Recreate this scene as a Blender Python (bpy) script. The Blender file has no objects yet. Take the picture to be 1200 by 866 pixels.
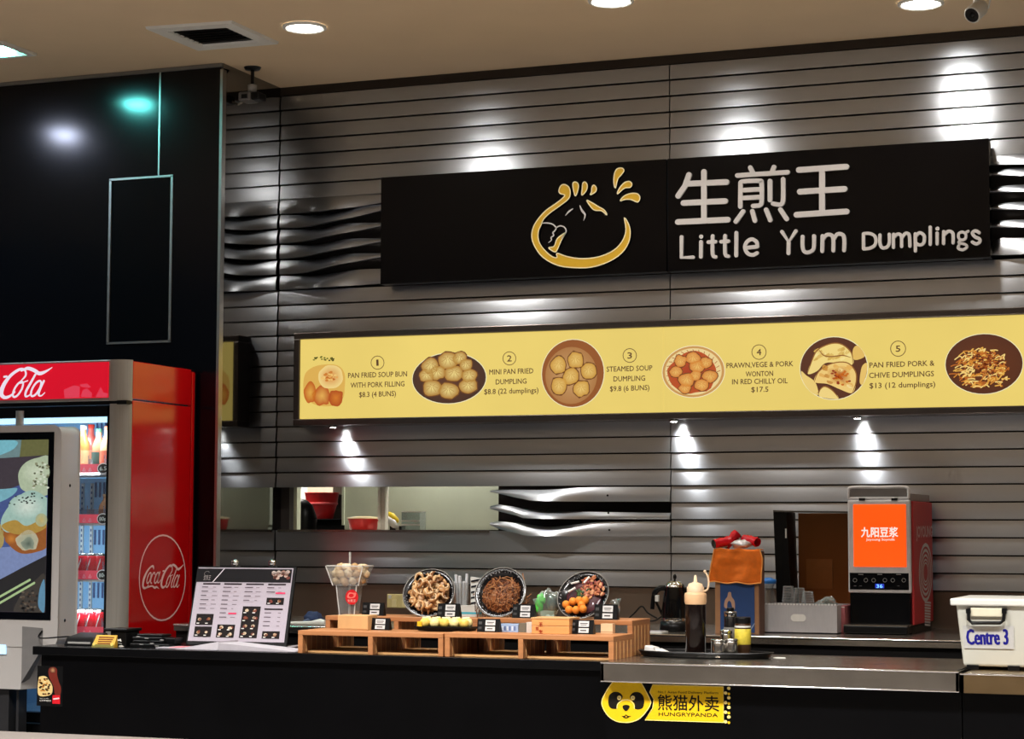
import bpy, math, random
from mathutils import Vector, Matrix, noise
from mathutils.geometry import tessellate_polygon
random.seed(7)
PI = math.pi
SC = bpy.context.scene
COL = SC.collection
def V3(*a): return Vector(a)

# ------------------------------------------------------------------ camera
FOC, YAW, PIT, ROL = 2416.5, -.36893, .078458, .0028585      # focal length in pixels of the 1200 wide frame
EYE = Vector((0, -9.0, 1.44))
fw = Vector((math.sin(YAW)*math.cos(PIT), math.cos(YAW)*math.cos(PIT), math.sin(PIT)))
rt = Vector((math.cos(YAW), -math.sin(YAW), 0)); up = rt.cross(fw)
cr, sr = math.cos(ROL), math.sin(ROL)
AX, AY = rt*cr + up*sr, up*cr - rt*sr
cd = bpy.data.cameras.new('camera'); cam = bpy.data.objects.new('camera', cd); COL.objects.link(cam)
cd.sensor_width = 36; cd.lens = FOC/1200*36; cd.clip_end = 100
cam.matrix_world = Matrix.Translation(EYE) @ Matrix((AX, AY, -fw)).transposed().to_4x4()
SC.camera = cam
# ------------------------------------------------------------------ world, lights, exposure
SC.view_settings.view_transform = 'Standard'; SC.view_settings.look = 'None'
SC.view_settings.exposure = 0.0; SC.view_settings.gamma = 1.0; SC.view_settings.use_curve_mapping = False
w = bpy.data.worlds.new('world'); SC.world = w; w.use_nodes = True
w.node_tree.nodes['Background'].inputs[0].default_value = (.80, .86, 1, 1)
w.node_tree.nodes['Background'].inputs[1].default_value = .045
HALL_POWER, DOWN_STR, SPOT_STR, MENU_STR = 130, 60, 13, .92
def ray(px, py): return AX*(px-600) - AY*(py-433) + fw*FOC
def on_plane(px, py, O, N):
    d = ray(px, py); return EYE + d*((O-EYE).dot(N)/d.dot(N))
def W(px, py, y): return on_plane(px, py, V3(0, y, 0), V3(0, 1, 0))       # point on an upright plane parallel to the steel wall
def G(px, py, z): return on_plane(px, py, V3(0, 0, z), V3(0, 0, 1))       # point on a level plane
def area(name, loc, size, power, col=(1, .93, .84), shape='DISK', rot=(0, 0, 0), sizey=None):
    l = bpy.data.lights.new(name, 'AREA'); l.shape = shape; l.size = size; l.energy = power; l.color = col
    if sizey: l.size_y = sizey
    o = bpy.data.objects.new(name, l); COL.objects.link(o); o.location = loc; o.rotation_euler = rot
    return o
HALL_Z = 3.63
for x, y in ((-6.6, -4.2), (-4.2, -3.9), (-2.4, -3.9), (-.6, -3.9), (1.2, -3.9), (-5.3, -6.6), (-3.0, -6.6), (-.6, -6.6), (1.8, -6.6)):
    area('hall_fill', (x, y, HALL_Z-.03), .5, HALL_POWER, (1, .975, .95)).data.spread = 2.0  # unseen area lights added overhead to fill the shop from the front

# ------------------------------------------------------------------ colour and materials
def lin(c):
    return tuple((v/12.92 if v <= .04045 else ((v+.055)/1.055)**2.4) for v in [q/255 for q in c])
MATS = {}
def mat(name, col, rough=.5, metal=0, nz=.06, scale=30, bump=0, emit=0, trans=0, coat=0, stretch=(1, 1, 1), spec=None, ior=1.45, alpha=1, ecol=None):
    if name in MATS: return MATS[name]
    if spec is None: spec = .22 if max(col) < 24 else .5
    m = bpy.data.materials.new(name); m.use_nodes = True; n = m.node_tree.nodes; L = m.node_tree.links
    b = n['Principled BSDF']; c = lin(col)
    tc = n.new('ShaderNodeTexCoord'); mp = n.new('ShaderNodeMapping'); mp.inputs['Scale'].default_value = stretch
    nt = n.new('ShaderNodeTexNoise'); nt.inputs['Scale'].default_value = scale; nt.inputs['Detail'].default_value = 4
    L.new(tc.outputs['Object'], mp.inputs[0]); L.new(mp.outputs[0], nt.inputs['Vector'])
    rp = n.new('ShaderNodeMapRange'); rp.inputs['To Min'].default_value = 1-nz*2.2; rp.inputs['To Max'].default_value = 1+nz*2.2
    L.new(nt.outputs['Fac'], rp.inputs['Value'])
    mx = n.new('ShaderNodeVectorMath'); mx.operation = 'SCALE'; mx.inputs[0].default_value = c
    L.new(rp.outputs[0], mx.inputs['Scale']); L.new(mx.outputs[0], b.inputs['Base Color'])
    r2 = n.new('ShaderNodeMapRange'); r2.inputs['To Min'].default_value = max(0, rough*(1-nz)); r2.inputs['To Max'].default_value = min(1, rough*(1+nz*2))
    L.new(nt.outputs['Fac'], r2.inputs['Value']); L.new(r2.outputs[0], b.inputs['Roughness'])
    b.inputs['Metallic'].default_value = metal; b.inputs['Specular IOR Level'].default_value = spec
    b.inputs['IOR'].default_value = ior; b.inputs['Transmission Weight'].default_value = trans
    b.inputs['Coat Weight'].default_value = coat; b.inputs['Coat Roughness'].default_value = .12; b.inputs['Alpha'].default_value = alpha
    if emit:
        if ecol: b.inputs['Emission Color'].default_value = (*lin(ecol), 1)
        else: L.new(mx.outputs[0], b.inputs['Emission Color'])
        b.inputs['Emission Strength'].default_value = emit
    if bump:
        bp = n.new('ShaderNodeBump'); bp.inputs['Strength'].default_value = bump; bp.inputs['Distance'].default_value = .002
        L.new(nt.outputs['Fac'], bp.inputs['Height']); L.new(bp.outputs[0], b.inputs['Normal'])
    MATS[name] = m; return m
def print_mat(name, emit=0, rough=.6, nz=.05, coat=0, scale=160):              # colour comes from the printed colours of the mesh
    if name in MATS: return MATS[name]
    m = bpy.data.materials.new(name); m.use_nodes = True; n = m.node_tree.nodes; L = m.node_tree.links
    b = n['Principled BSDF']; at = n.new('ShaderNodeAttribute'); at.attribute_name = 'Col'
    tc = n.new('ShaderNodeTexCoord'); nt = n.new('ShaderNodeTexNoise'); nt.inputs['Scale'].default_value = scale; nt.inputs['Detail'].default_value = 3
    L.new(tc.outputs['Object'], nt.inputs['Vector'])
    rp = n.new('ShaderNodeMapRange'); rp.inputs['To Min'].default_value = 1-nz*2; rp.inputs['To Max'].default_value = 1+nz*2
    L.new(nt.outputs['Fac'], rp.inputs['Value'])
    mx = n.new('ShaderNodeVectorMath'); mx.operation = 'SCALE'; L.new(at.outputs['Color'], mx.inputs[0]); L.new(rp.outputs[0], mx.inputs['Scale'])
    L.new(mx.outputs[0], b.inputs['Base Color']); b.inputs['Roughness'].default_value = rough; b.inputs['Coat Weight'].default_value = coat; b.inputs['Specular IOR Level'].default_value = .15
    if emit:
        b.inputs['Base Color'].default_value = (0, 0, 0, 1); L.remove(b.inputs['Base Color'].links[0])
        b.inputs['Base Color'].default_value = (.02, .02, .02, 1)
        L.new(mx.outputs[0], b.inputs['Emission Color']); b.inputs['Emission Strength'].default_value = emit
    MATS[name] = m; return m
def glass_mat(name, col=(235, 240, 240), thin=.16, rough=.03):                  # clear sheet or thin plastic
    if name in MATS: return MATS[name]
    m = bpy.data.materials.new(name); m.use_nodes = True; n = m.node_tree.nodes; L = m.node_tree.links
    n.remove(n['Principled BSDF']); o = n['Material Output']
    t = n.new('ShaderNodeBsdfTransparent'); t.inputs[0].default_value = (*lin(col), 1)
    g = n.new('ShaderNodeBsdfGlossy'); g.inputs['Roughness'].default_value = rough
    d = n.new('ShaderNodeBsdfDiffuse'); d.inputs[0].default_value = (*lin(col), 1)
    nt = n.new('ShaderNodeTexNoise'); nt.inputs['Scale'].default_value = 40
    lw = n.new('ShaderNodeLayerWeight'); lw.inputs['Blend'].default_value = .35
    mr = n.new('ShaderNodeMapRange'); mr.inputs['To Min'].default_value = thin*.5; mr.inputs['To Max'].default_value = min(1, thin*3)
    L.new(lw.outputs['Facing'], mr.inputs['Value'])
    m0 = n.new('ShaderNodeMixShader'); m0.inputs[0].default_value = .45; L.new(g.outputs[0], m0.inputs[1]); L.new(d.outputs[0], m0.inputs[2])
    m1 = n.new('ShaderNodeMixShader'); L.new(mr.outputs[0], m1.inputs[0]); L.new(t.outputs[0], m1.inputs[1]); L.new(m0.outputs[0], m1.inputs[2])
    L.new(m1.outputs[0], o.inputs['Surface']); MATS[name] = m; return m

# ------------------------------------------------------------------ mesh building
class MB:
    def __init__(s): s.v = []; s.f = []; s.c = []; s.sm = []
    def add(s, vs, fs, col=None, smooth=False):
        b = len(s.v); s.v += [Vector(q) for q in vs]
        for f in fs: s.f.append([b+i for i in f]); s.c.append(col); s.sm.append(smooth)
        return s
    def hexa(s, p, col=None):                                                    # p: four bottom points, four top points
        return s.add(p, [(0, 3, 2, 1), (4, 5, 6, 7), (0, 1, 5, 4), (1, 2, 6, 5), (2, 3, 7, 6), (3, 0, 4, 7)], col)
    def box(s, x0, x1, y0, y1, z0, z1, col=None):
        return s.hexa([(x0, y0, z0), (x1, y0, z0), (x1, y1, z0), (x0, y1, z0), (x0, y0, z1), (x1, y0, z1), (x1, y1, z1), (x0, y1, z1)], col)
    def taper(s, c0, a0, b0, z0, c1, a1, b1, z1, col=None):                      # box with different half sizes below and above
        q = []
        for (cx, cy), a, b, z in ((c0, a0, b0, z0), (c1, a1, b1, z1)):
            q += [(cx-a, cy-b, z), (cx+a, cy-b, z), (cx+a, cy+b, z), (cx-a, cy+b, z)]
        return s.hexa(q, col)
    def tube(s, pts, r, n=8, col=None, caps=True, flat=1):
        pts = [Vector(p) for p in pts]; N = len(pts); rs = r if isinstance(r, (list, tuple)) else [r]*N
        vs = []; t0 = (pts[1]-pts[0]).normalized()
        ref = V3(0, 0, 1) if abs(t0.z) < .9 else V3(1, 0, 0); u = t0.cross(ref).normalized()
        for i, p in enumerate(pts):
            t = (pts[min(i+1, N-1)]-pts[max(i-1, 0)]).normalized()
            u = (u - t*u.dot(t)).normalized(); v = t.cross(u)
            for k in range(n):
                a = 2*PI*k/n; vs.append(p + (u*math.cos(a)+v*math.sin(a)*flat)*rs[i])
        fs = [(i*n+k, i*n+(k+1) % n, (i+1)*n+(k+1) % n, (i+1)*n+k) for i in range(N-1) for k in range(n)]
        s.add(vs, fs, col, True)
        if caps: s.add(vs[:n], [tuple(range(n))[::-1]], col); s.add(vs[-n:], [tuple(range(n))], col)
        return s
    def lathe(s, prof, c=(0, 0, 0), n=24, col=None, M=None, sx=1, sy=1):
        c = Vector(c); vs = []
        for r, z in prof:
            for k in range(n):
                a = 2*PI*k/n; q = V3(r*math.cos(a)*sx, r*math.sin(a)*sy, z)
                vs.append((M @ q if M else q) + c)
        P = len(prof); fs = []
        for i in range(P-1):
            for k in range(n):
                if prof[i][0] < 1e-6 and prof[i+1][0] < 1e-6: continue
                fs.append((i*n+k, i*n+(k+1) % n, (i+1)*n+(k+1) % n, (i+1)*n+k))
        return s.add(vs, fs, col, True)
    def ball(s, c, r, n=10, m=6, col=None, lump=0, M=None, seed=0):
        c = Vector(c); r = Vector(r) if isinstance(r, (tuple, list)) else V3(r, r, r); vs = []
        for i in range(m+1):
            a = PI*i/m
            for k in range(n):
                b = 2*PI*k/n; q = V3(math.sin(a)*math.cos(b), math.sin(a)*math.sin(b), math.cos(a))
                if lump: q = q*(1+lump*noise.noise(q*2.2+V3(seed*3.1, seed, 0)))
                q = V3(q.x*r.x, q.y*r.y, q.z*r.z); vs.append((M @ q if M else q)+c)
        return s.add(vs, [(i*n+k, (i+1)*n+k, (i+1)*n+(k+1) % n, i*n+(k+1) % n) for i in range(m) for k in range(n)], col, True)
    def xf(s, M): s.v = [M @ v for v in s.v]; return s
    def mesh(s, name, m):
        me = bpy.data.meshes.new(name); me.from_pydata([tuple(v) for v in s.v], [], s.f)
        me.polygons.foreach_set('use_smooth', s.sm)
        if any(c is not None for c in s.c):
            ca = me.color_attributes.new('Col', 'FLOAT_COLOR', 'CORNER'); arr = []
            for f, c in zip(s.f, s.c):
                if c is None: c = (200, 200, 200)
                if isinstance(c[0], (tuple, list)): arr += [x for q in c for x in (*lin(q), 1)]
                else: arr += list((*lin(c), 1))*len(f)
            ca.data.foreach_set('color', arr)
        me.materials.append(m); return me
    def build(s, name, m, parent=None, bevel=0, kind=None, label=None):
        o = bpy.data.objects.new(name, s.mesh(name, m)); COL.objects.link(o); o.parent = parent
        if bevel:
            bv = o.modifiers.new('bevel', 'BEVEL'); bv.width = bevel; bv.segments = 2; bv.limit_method = 'ANGLE'; bv.angle_limit = .7
        if kind: o['kind'] = kind
        if label: o['label'] = label
        return o
def thing(name, label, cat, group=None):
    o = bpy.data.objects.new(name, None); COL.objects.link(o); o.empty_display_size = .05
    o['label'] = label; o['category'] = cat
    if group: o['group'] = group
    return o
def tag(o, label, cat, group=None):
    o['label'] = label; o['category'] = cat
    if group: o['group'] = group
    return o
def kids(o): return [c for c in bpy.data.objects if c.parent == o]
def seat(t, base, rz=0):                                                         # move a thing's origin to its base, its parts staying where they are
    base = Vector(base); done = set()
    def go(o):
        for c in kids(o):
            if c.type == 'MESH' and c.data.name not in done:
                done.add(c.data.name); c.data.transform(Matrix.Translation(-base))
            elif c.type == 'LIGHT': c.location -= base
            go(c)
    if t.type == 'MESH': t.data.transform(Matrix.Translation(-base))
    go(t); t.location = base; t.rotation_euler = (0, 0, rz)
def clone(t, loc, label=None, rz=None):
    def cp(o, par):
        c = o.copy(); COL.objects.link(c); c.parent = par
        for k in kids(o): cp(k, c)
        return c
    r = cp(t, None); r.location = loc
    if rz is not None: r.rotation_euler = (0, 0, rz)
    if label: r['label'] = label
    return r
def struct(name, mb, m, bevel=0): return mb.build(name, m, None, bevel, 'structure')
def smooth_line(p, n=6, closed=False):
    p = [Vector(q) for q in p]; N = len(p); out = []
    for i in range(N if closed else N-1):
        a, b, c, d = (p[(i-1) % N], p[i], p[(i+1) % N], p[(i+2) % N]) if closed else (p[max(i-1, 0)], p[i], p[i+1], p[min(i+2, N-1)])
        for k in range(n):
            t = k/n; out.append(.5*((2*b)+(c-a)*t+(2*a-5*b+4*c-d)*t*t+(3*b-a-3*c+d)*t**3))
    if not closed: out.append(p[-1])
    return out
TXT = {}
def text_mesh(s, bold=0, shear=0):
    bold = 0; k = (s, bold, shear)
    if k not in TXT:
        c = bpy.data.curves.new('t', 'FONT'); c.body = s; c.resolution_u = 2; c.offset = bold; c.shear = shear
        o = bpy.data.objects.new('t', c); COL.objects.link(o)
        me = bpy.data.meshes.new_from_object(o.evaluated_get(bpy.context.evaluated_depsgraph_get()))
        vs = [v.co.copy() for v in me.vertices]; fs = [tuple(p.vertices) for p in me.polygons]
        bpy.data.objects.remove(o); bpy.data.meshes.remove(me)
        x0 = min(v.x for v in vs); x1 = max(v.x for v in vs)
        TXT[k] = ([V3(v.x-x0, v.y, 0) for v in vs], fs, x1-x0)
    return TXT[k]
class Sheet:
    """a flat printed or cut-out layer on the plane through O with axes U (right), T (up)"""
    def __init__(s, O, U, T, eps=.0005):
        s.cnt = 0
        s.O, s.U, s.T = Vector(O), Vector(U).normalized(), Vector(T).normalized(); s.N = s.U.cross(s.T); s.eps = eps; s.m = MB()
        s.crop = (0, 0, 1)
    def view(s, ox, oy, k): s.crop = (ox, oy, k); return s                      # following points are given as in an enlargement
    def p(s, a):
        q = on_plane(s.crop[0]+a[0]/s.crop[2], s.crop[1]+a[1]/s.crop[2], s.O, s.N) - s.O
        return Vector((q.dot(s.U), q.dot(s.T)))
    def at(s, u, v, l=1): return s.O + s.U*u + s.T*v + s.N*(l*s.eps)
    def tri(s, pts, fs, col, l): s.m.add([s.at(a[0], a[1], l) for a in pts], fs, col)
    def poly(s, pts, col, l=1, raw=False):
        q = [Vector(a[:2]) for a in pts] if raw else [s.p(a) for a in pts]
        s.tri(q, tessellate_polygon([[V3(a.x, a.y, 0) for a in q]]), col, l); return s
    def spoly(s, pts, col, l=1, raw=False, n=5):
        q = pts if raw else [s.p(a) for a in pts]
        return s.poly(smooth_line([V3(a[0], a[1], 0) for a in q], n, True), col, l, True)
    def rect(s, a, b, col, l=1):                                                 # two opposite corners
        a, b = s.p(a), s.p(b); s.tri([(a.x, a.y), (b.x, a.y), (b.x, b.y), (a.x, b.y)], [(0, 1, 2, 3)], col, l); return s
    def disc(s, c, rx, ry, col, l=1, n=28, edge=None, lump=0, rot=0, seed=0):     # radii given like the points, in enlargement pixels
        C = s.p(c); X = abs((s.p((c[0]+rx, c[1]))-C).x); Y = abs((s.p((c[0], c[1]+ry))-C).y); q = []
        for k in range(n):
            a = 2*PI*k/n; f = 1+lump*noise.noise(V3(math.cos(a)*1.6+seed*5.3, math.sin(a)*1.6, seed*.7))
            x, y = X*f*math.cos(a), Y*f*math.sin(a); q.append((C.x+x*math.cos(rot)-y*math.sin(rot), C.y+x*math.sin(rot)+y*math.cos(rot)))
        if edge is None: s.tri(q, [tuple(range(n))], col, l)
        else:
            b = [s.at(C.x, C.y, l)]+[s.at(x, y, l) for x, y in q]; st = len(s.m.v); s.m.v += b
            for k in range(n): s.m.f.append([st, st+1+k, st+1+(k+1) % n]); s.m.c.append((col, edge, edge)); s.m.sm.append(False)
        return s
    def line(s, pts, w, col, l=1, smooth=0, raw=False, cap=True, closed=False, depth=0):
        """ribbon of width w (one number or one per point, metres)"""
        q = [Vector(a[:2]) for a in pts] if raw else [s.p(a) for a in pts]
        ws = list(w) if isinstance(w, (list, tuple)) else [w]*len(q)
        if smooth:
            z = smooth_line([V3(a.x, a.y, b) for a, b in zip(q, ws)], smooth, closed)
            if closed: z.append(z[0].copy())
            q = [Vector((a.x, a.y)) for a in z]; ws = [max(a.z, 1e-5) for a in z]
        elif closed: q.append(q[0]); ws.append(ws[0])
        if depth: s.cnt += 1; l = l+s.cnt*.15
        L, R = [], []; N = len(q)
        for i, a in enumerate(q):
            d = (q[min(i+1, N-1)]-q[max(i-1, 0)])
            if closed and i in (0, N-1): d = q[1]-q[-2]
            if d.length < 1e-9: d = Vector((1, 0))
            d.normalize(); n = Vector((-d.y, d.x))*ws[i]/2; L.append(a+n); R.append(a-n)
        s.tri(L+R, [(i, N+i, N+i+1, i+1) for i in range(N-1)], col, l)
        if depth:
            vs = [s.at(a.x, a.y, l) for a in L+R]; vb = [v-s.N*depth for v in vs]
            s.m.add(vs+vb, [f for i in range(N-1) for f in ((i, i+1, 2*N+i+1, 2*N+i), (N+i+1, N+i, 3*N+i, 3*N+i+1))], col)
        if cap and not closed:
            for e, o in ((0, 1), (N-1, N-2)):
                d = (q[e]-q[o]).normalized(); r = ws[e]/2; a0 = math.atan2(d.y, d.x)
                arc = [q[e]+Vector((math.cos(a0+t), math.sin(a0+t)))*r for t in [(-PI/2+PI*k/6) for k in range(7)]]
                s.tri(arc, [tuple(range(7))], col, l)
                if depth:
                    vs = [s.at(a.x, a.y, l) for a in arc]; s.m.add(vs+[v-s.N*depth for v in vs], [(k, k+1, 8+k, 7+k) for k in range(6)], col)
        return s
    def text(s, t, a, b, h, col, l=1, bold=0, shear=0):
        """text whose baseline runs from a to b; h is the cap height in the same pixels"""
        A, B = s.p(a), s.p(b); hh = abs((s.p((a[0], a[1]-h))-A).y)/.70; vs, fs, wd = text_mesh(t, bold, shear)
        U = (B-A)/wd; n = Vector((-(B-A).y, (B-A).x)).normalized()*hh
        offs = [(0, 0)]
        if bold: e = bold*.55*hh; offs = [(-e, -e*.5), (e, e*.5), (-e*.3, e), (e*.3, -e)]
        d = (B-A).normalized()
        for i, (ox, oy) in enumerate(offs): s.tri([A+U*v.x+n*v.y+d*ox+n.normalized()*oy for v in vs], fs, col, l+i*.12)
        return s
    def build(s, name, m, parent=None, **k): return s.m.build(name, m, parent, **k)
def vsheet(y, eps=.0005): return Sheet((0, y, 0), (1, 0, 0), (0, 0, 1), eps)
def cola(s, a, b, c, d, col, l=2):
    """flowing white script lettering; a b c d are the corners (left bottom, right bottom, right top, left top) it fills"""
    P = [s.p(q) for q in (a, b, c, d)]
    def m(x, y):                                                                 # x 120..465, y 295..505
        u = (x-120)/345; v = 1-(y-295)/210
        return (P[0]*(1-u)+P[1]*u)*(1-v)+(P[3]*(1-u)+P[2]*u)*v
    H = (P[3]-P[0]).length/210*1.0
    K = (P[1]-P[0]).length/345
    def st(pts, w): s.line([m(*q) for q in pts], [x*(H+K)/2 for x in (w if isinstance(w, (list, tuple)) else [w]*len(pts))], col, l, smooth=5, raw=True)
    st([(206, 330), (200, 308), (180, 312), (152, 350), (130, 410), (124, 465), (134, 492), (155, 490), (172, 470)], [7, 15, 10, 14, 20, 20, 16, 10, 6])
    st([(150, 494), (175, 484), (205, 478), (228, 492), (245, 486), (266, 500)], [8, 10, 9, 14, 10, 3])
    for cx in (172, 205, 238): 
        q = [(cx+14*math.cos(t)+9*math.sin(t), 408-46*math.sin(t)) for t in [i*2*PI/9 for i in range(10)]]
        if cx == 205: q = q[1:8]
        st(q, 9)
    st([(262, 360), (252, 410), (250, 445), (262, 448), (276, 425)], [10, 11, 9, 6, 4]); st([(288, 352), (297, 350)], 9)
    st([(352, 385), (368, 350), (362, 312), (342, 308), (312, 345), (290, 405), (284, 462), (298, 490), (318, 482), (335, 455)], [4, 9, 9, 12, 14, 19, 20, 15, 10, 5])
    st([(350, 318), (372, 302), (398, 318), (418, 340), (440, 330), (463, 304)], [6, 14, 16, 16, 11, 3])
    for cx in (345, 412):
        st([(cx+14*math.cos(t)+10*math.sin(t), 440-50*math.sin(t)) for t in [i*2*PI/9 for i in range(10)]], 9)
    st([(352, 400), (366, 392), (378, 385)], 5)
    st([(404, 345), (390, 400), (376, 455), (376, 488), (388, 485), (398, 465)], [9, 11, 11, 9, 6, 4])
    st([(438, 392), (428, 440), (424, 480), (434, 490), (446, 470)], [10, 11, 10, 6, 4])
# ------------------------------------------------------------------ materials used everywhere
steel = mat('brushed_steel', (184, 190, 199), .31, 1, .012, 6, 0, stretch=(.5, 30, 30))
_b = steel.node_tree.nodes['Principled BSDF']; _b.inputs['Anisotropic'].default_value = .82
_c = steel.node_tree.nodes.new('ShaderNodeCombineXYZ'); _c.inputs[2].default_value = 1; steel.node_tree.links.new(_c.outputs[0], _b.inputs['Tangent'])
steel_bench = mat('worn_steel', (176, 170, 160), .24, 1, .08, 9, .05)
chrome = mat('polished_chrome', (220, 220, 220), .12, 1, .02)
black = mat('matt_black', (9, 9, 10), .42, 0, .1, 20)
black_gloss = mat('gloss_black_panel', (4, 5, 9), .15, 0, .08, 3, spec=.35)
silver = mat('silver_trim', (175, 173, 170), .35, 1, .05)
black_pl = mat('black_plastic', (14, 14, 15), .3, 0, .08, 40)
white_pl = mat('white_plastic', (208, 208, 202), .4, 0, .03, 20)
clear = glass_mat('clear_plastic', (238, 240, 240), .26)
clear_thin = glass_mat('thin_clear_plastic', (244, 246, 246), .09)
wood = mat('warm_bamboo_wood', (168, 112, 68), .5, 0, .16, 6, .1, stretch=(1, 1, 12))
prn = print_mat('printed_ink'); prn_gloss = print_mat('printed_gloss', rough=.2, coat=.5)
food = print_mat('cooked_food', rough=.4, nz=.18, coat=.3, scale=90)
lit = print_mat('backlit_print', MENU_STR, nz=.03, scale=8)
lit_red = print_mat('backlit_header_print', .95, nz=.02, scale=8)
screen = print_mat('screen_picture', .85, nz=.10, scale=60)
# ------------------------------------------------------------------ setting
CEIL = 3.63; SX = -4.71; PF = -.59; Z0 = 1.646; PT = .0746; PB = .0766
def zj(k): return Z0 + (PT if k >= 0 else PB)*k
floor_m = mat('floor_tile', (112, 106, 102), .35, 0, .1, 2)
mb = MB(); mb.box(-9, 4, -11, 3.5, -.05, 0); struct('floor', mb, floor_m)
ceil_m = mat('painted_ceiling', (204, 182, 150), .8, 0, .03, 3)
mb = MB(); mb.box(-9, 4, -11, .05, CEIL, CEIL+.1)
struct('ceiling', mb, ceil_m)
mb = MB(); mb.box(-9, 4, -11.1, -11, 0, HALL_Z); struct('wall_rear', mb, mat('hall_wall', (150, 146, 142), .8))
# steel wall: dark backing, slats over it
HX0, HX1, HXM = W(334, 600, 0).x, W(575, 600, 0).x, -2.702
HZ0, HZ1 = 1.447, Z0
backing = MB()
backing.box(SX, HX0, .045, .09, 0, CEIL); backing.box(HX0, HX1, .045, .09, 0, HZ0-.03); backing.box(HX0, HX1, .045, .09, HZ1+.02, CEIL)
backing.box(HX1, HXM, .10, .14, 1.3, 1.75); backing.box(HX1, HXM, .045, .09, 0, 1.38); backing.box(HX1, HXM, .045, .09, Z0+.02, CEIL); backing.box(HXM, 2.2, .045, .09, 0, CEIL)
wall = struct('wall_back', backing, mat('slat_shadow_backing', (26, 20, 18), .7))
def slat_mb(x0, x1, h):
    m = MB(); q = []
    for i in range(9):
        t = i/8; q.append((-(.006+.008*t+.0016*math.sin(PI*t)), -t*(h-.0065)))
    q.append((.02, -(h-.0065))); q.insert(0, (.02, 0)); n = len(q)
    fr = q[1:-1]; k = len(fr)
    m.add([(x, y, z) for x in (x0, x1) for y, z in fr], [(i, i+1, k+i+1, k+i) for i in range(k-1)], None, True)
    for a, b in ((q[0], q[1]), (q[-2], q[-1])): m.add([(x0, *a), (x0, *b), (x1, *b), (x1, *a)], [(0, 1, 2, 3)])
    for x in (x0, x1): m.add([(x, y, z) for y, z in q], [tuple(range(n))[::-1] if x == x0 else tuple(range(n))])
    return m
def slat_row(x0, x1, rows, h=PT):
    src = None
    for k in rows:
        if src is None: o = slat_mb(x0, x1, h).build('slat', steel, wall); src = o
        else: o = src.copy(); COL.objects.link(o)
        o.parent = wall; o.location = (0, 0, zj(k+1))
full = [k for k in range(0, 26) if not 13 <= k <= 18]
gap = .0025
slat_row(SX+.004, HXM-gap, full); slat_row(HXM+gap, -.9, full); slat_row(-.9+gap, 2.2, list(range(0, 26)))
slat_row(SX+.004, HXM-gap, range(-6, -3), PB); slat_row(HXM+gap, -.9, range(-6, 0), PB); slat_row(-.9+gap, 2.2, range(-6, 0), PB)
mb = MB(); mb.box(SX, 2.2, -.012, .04, zj(26)+.003, CEIL); mb.build('top_strip', mat('dark_steel', (70, 66, 64), .4, 1), wall)
def wavy_slat(v, top, bot, bulge, tipless=False, n=26, yb=-.006):
    """a curved slat: top and bottom edges as seen, bulge(t) pushes it out of the wall"""
    ox, oy, k = v; top = sorted(top); bot = sorted(bot); x0 = max(top[0][0], bot[0][0]); x1 = min(top[-1][0], bot[-1][0])
    def edge(e):
        z = smooth_line([V3(a, b, 0) for a, b in e], 8); return z
    te, be = edge(top), edge(bot)
    def val(z, x):
        for a, b in zip(z, z[1:]):
            if a.x <= x <= b.x: return a.y+(b.y-a.y)*(x-a.x)/max(b.x-a.x, 1e-6)
        return z[-1].y if x > z[-1].x else z[0].y
    m = MB(); R = []
    for i in range(n+1):
        t = i/n; x = x0+(x1-x0)*t; a, b = W(ox+x/k, oy+val(te, x)/k, 0), W(ox+x/k, oy+val(be, x)/k, 0); bu = bulge(t); row = []
        for j in range(6):
            s = j/5; row.append((a.x+(b.x-a.x)*s, yb-.012*s-.006*math.sin(PI*s)-bu*s, a.z+(b.z-a.z)*s))
        row += [(row[-1][0], yb+.012-bu, row[-1][2]), (row[0][0], yb+.012, row[0][2])]; R.append(row)
    c = 8; vs = [p for r in R for p in r]
    m.add(vs, [(i*c+j, (i+1)*c+j, (i+1)*c+j+1, i*c+j+1) for i in range(n) for j in range(5)], None, True)
    m.add(vs, [(i*c+j, (i+1)*c+j, (i+1)*c+(j+1) % c, i*c+(j+1) % c) for i in range(n) for j in (5, 6, 7)]+[tuple(range(c))[::-1], tuple(n*c+j for j in range(c))])
    return m.build('curved_slat', steel, wall)
vL = (230, 180, 3.936)
LT = [[(392, 205), (560, 197), (700, 187), (900, 180)], [(392, 285), (560, 281), (690, 266), (770, 245), (900, 230)], [(392, 353), (550, 346), (700, 322), (900, 320)],
      [(392, 423), (550, 420), (700, 394), (900, 392)], [(392, 493), (550, 490), (700, 463), (900, 461)], [(392, 564), (550, 562), (750, 536), (900, 532)]]
LB = [[(392, 280), (560, 276), (640, 267), (850, 231), (900, 226)], [(392, 346), (550, 341), (700, 306), (850, 268), (900, 264)], [(392, 417), (550, 406), (700, 371), (850, 338), (900, 330)],
      [(392, 487), (550, 476), (700, 441), (850, 410), (900, 402)], [(392, 558), (550, 550), (700, 511), (850, 481), (900, 474)], [(392, 630), (600, 622), (840, 602), (900, 598)]]
for a, b in zip(LT, LB): wavy_slat(vL, a, b, lambda t: .045*math.sin(PI*min(1, t*1.25))**2)
vR = (980, 150, 4.559)
RT = [[(780, 142), (1003, 131), (1500, 118)], [(818, 249), (850, 236), (920, 216), (1003, 211), (1500, 196)], [(818, 341), (860, 316), (930, 307), (1003, 304), (1500, 290)],
      [(818, 434), (850, 411), (920, 400), (1003, 396), (1500, 384)], [(818, 527), (860, 502), (920, 493), (1003, 490), (1500, 480)], [(822, 676), (850, 602), (885, 590), (1003, 588), (1500, 580)]]
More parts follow.
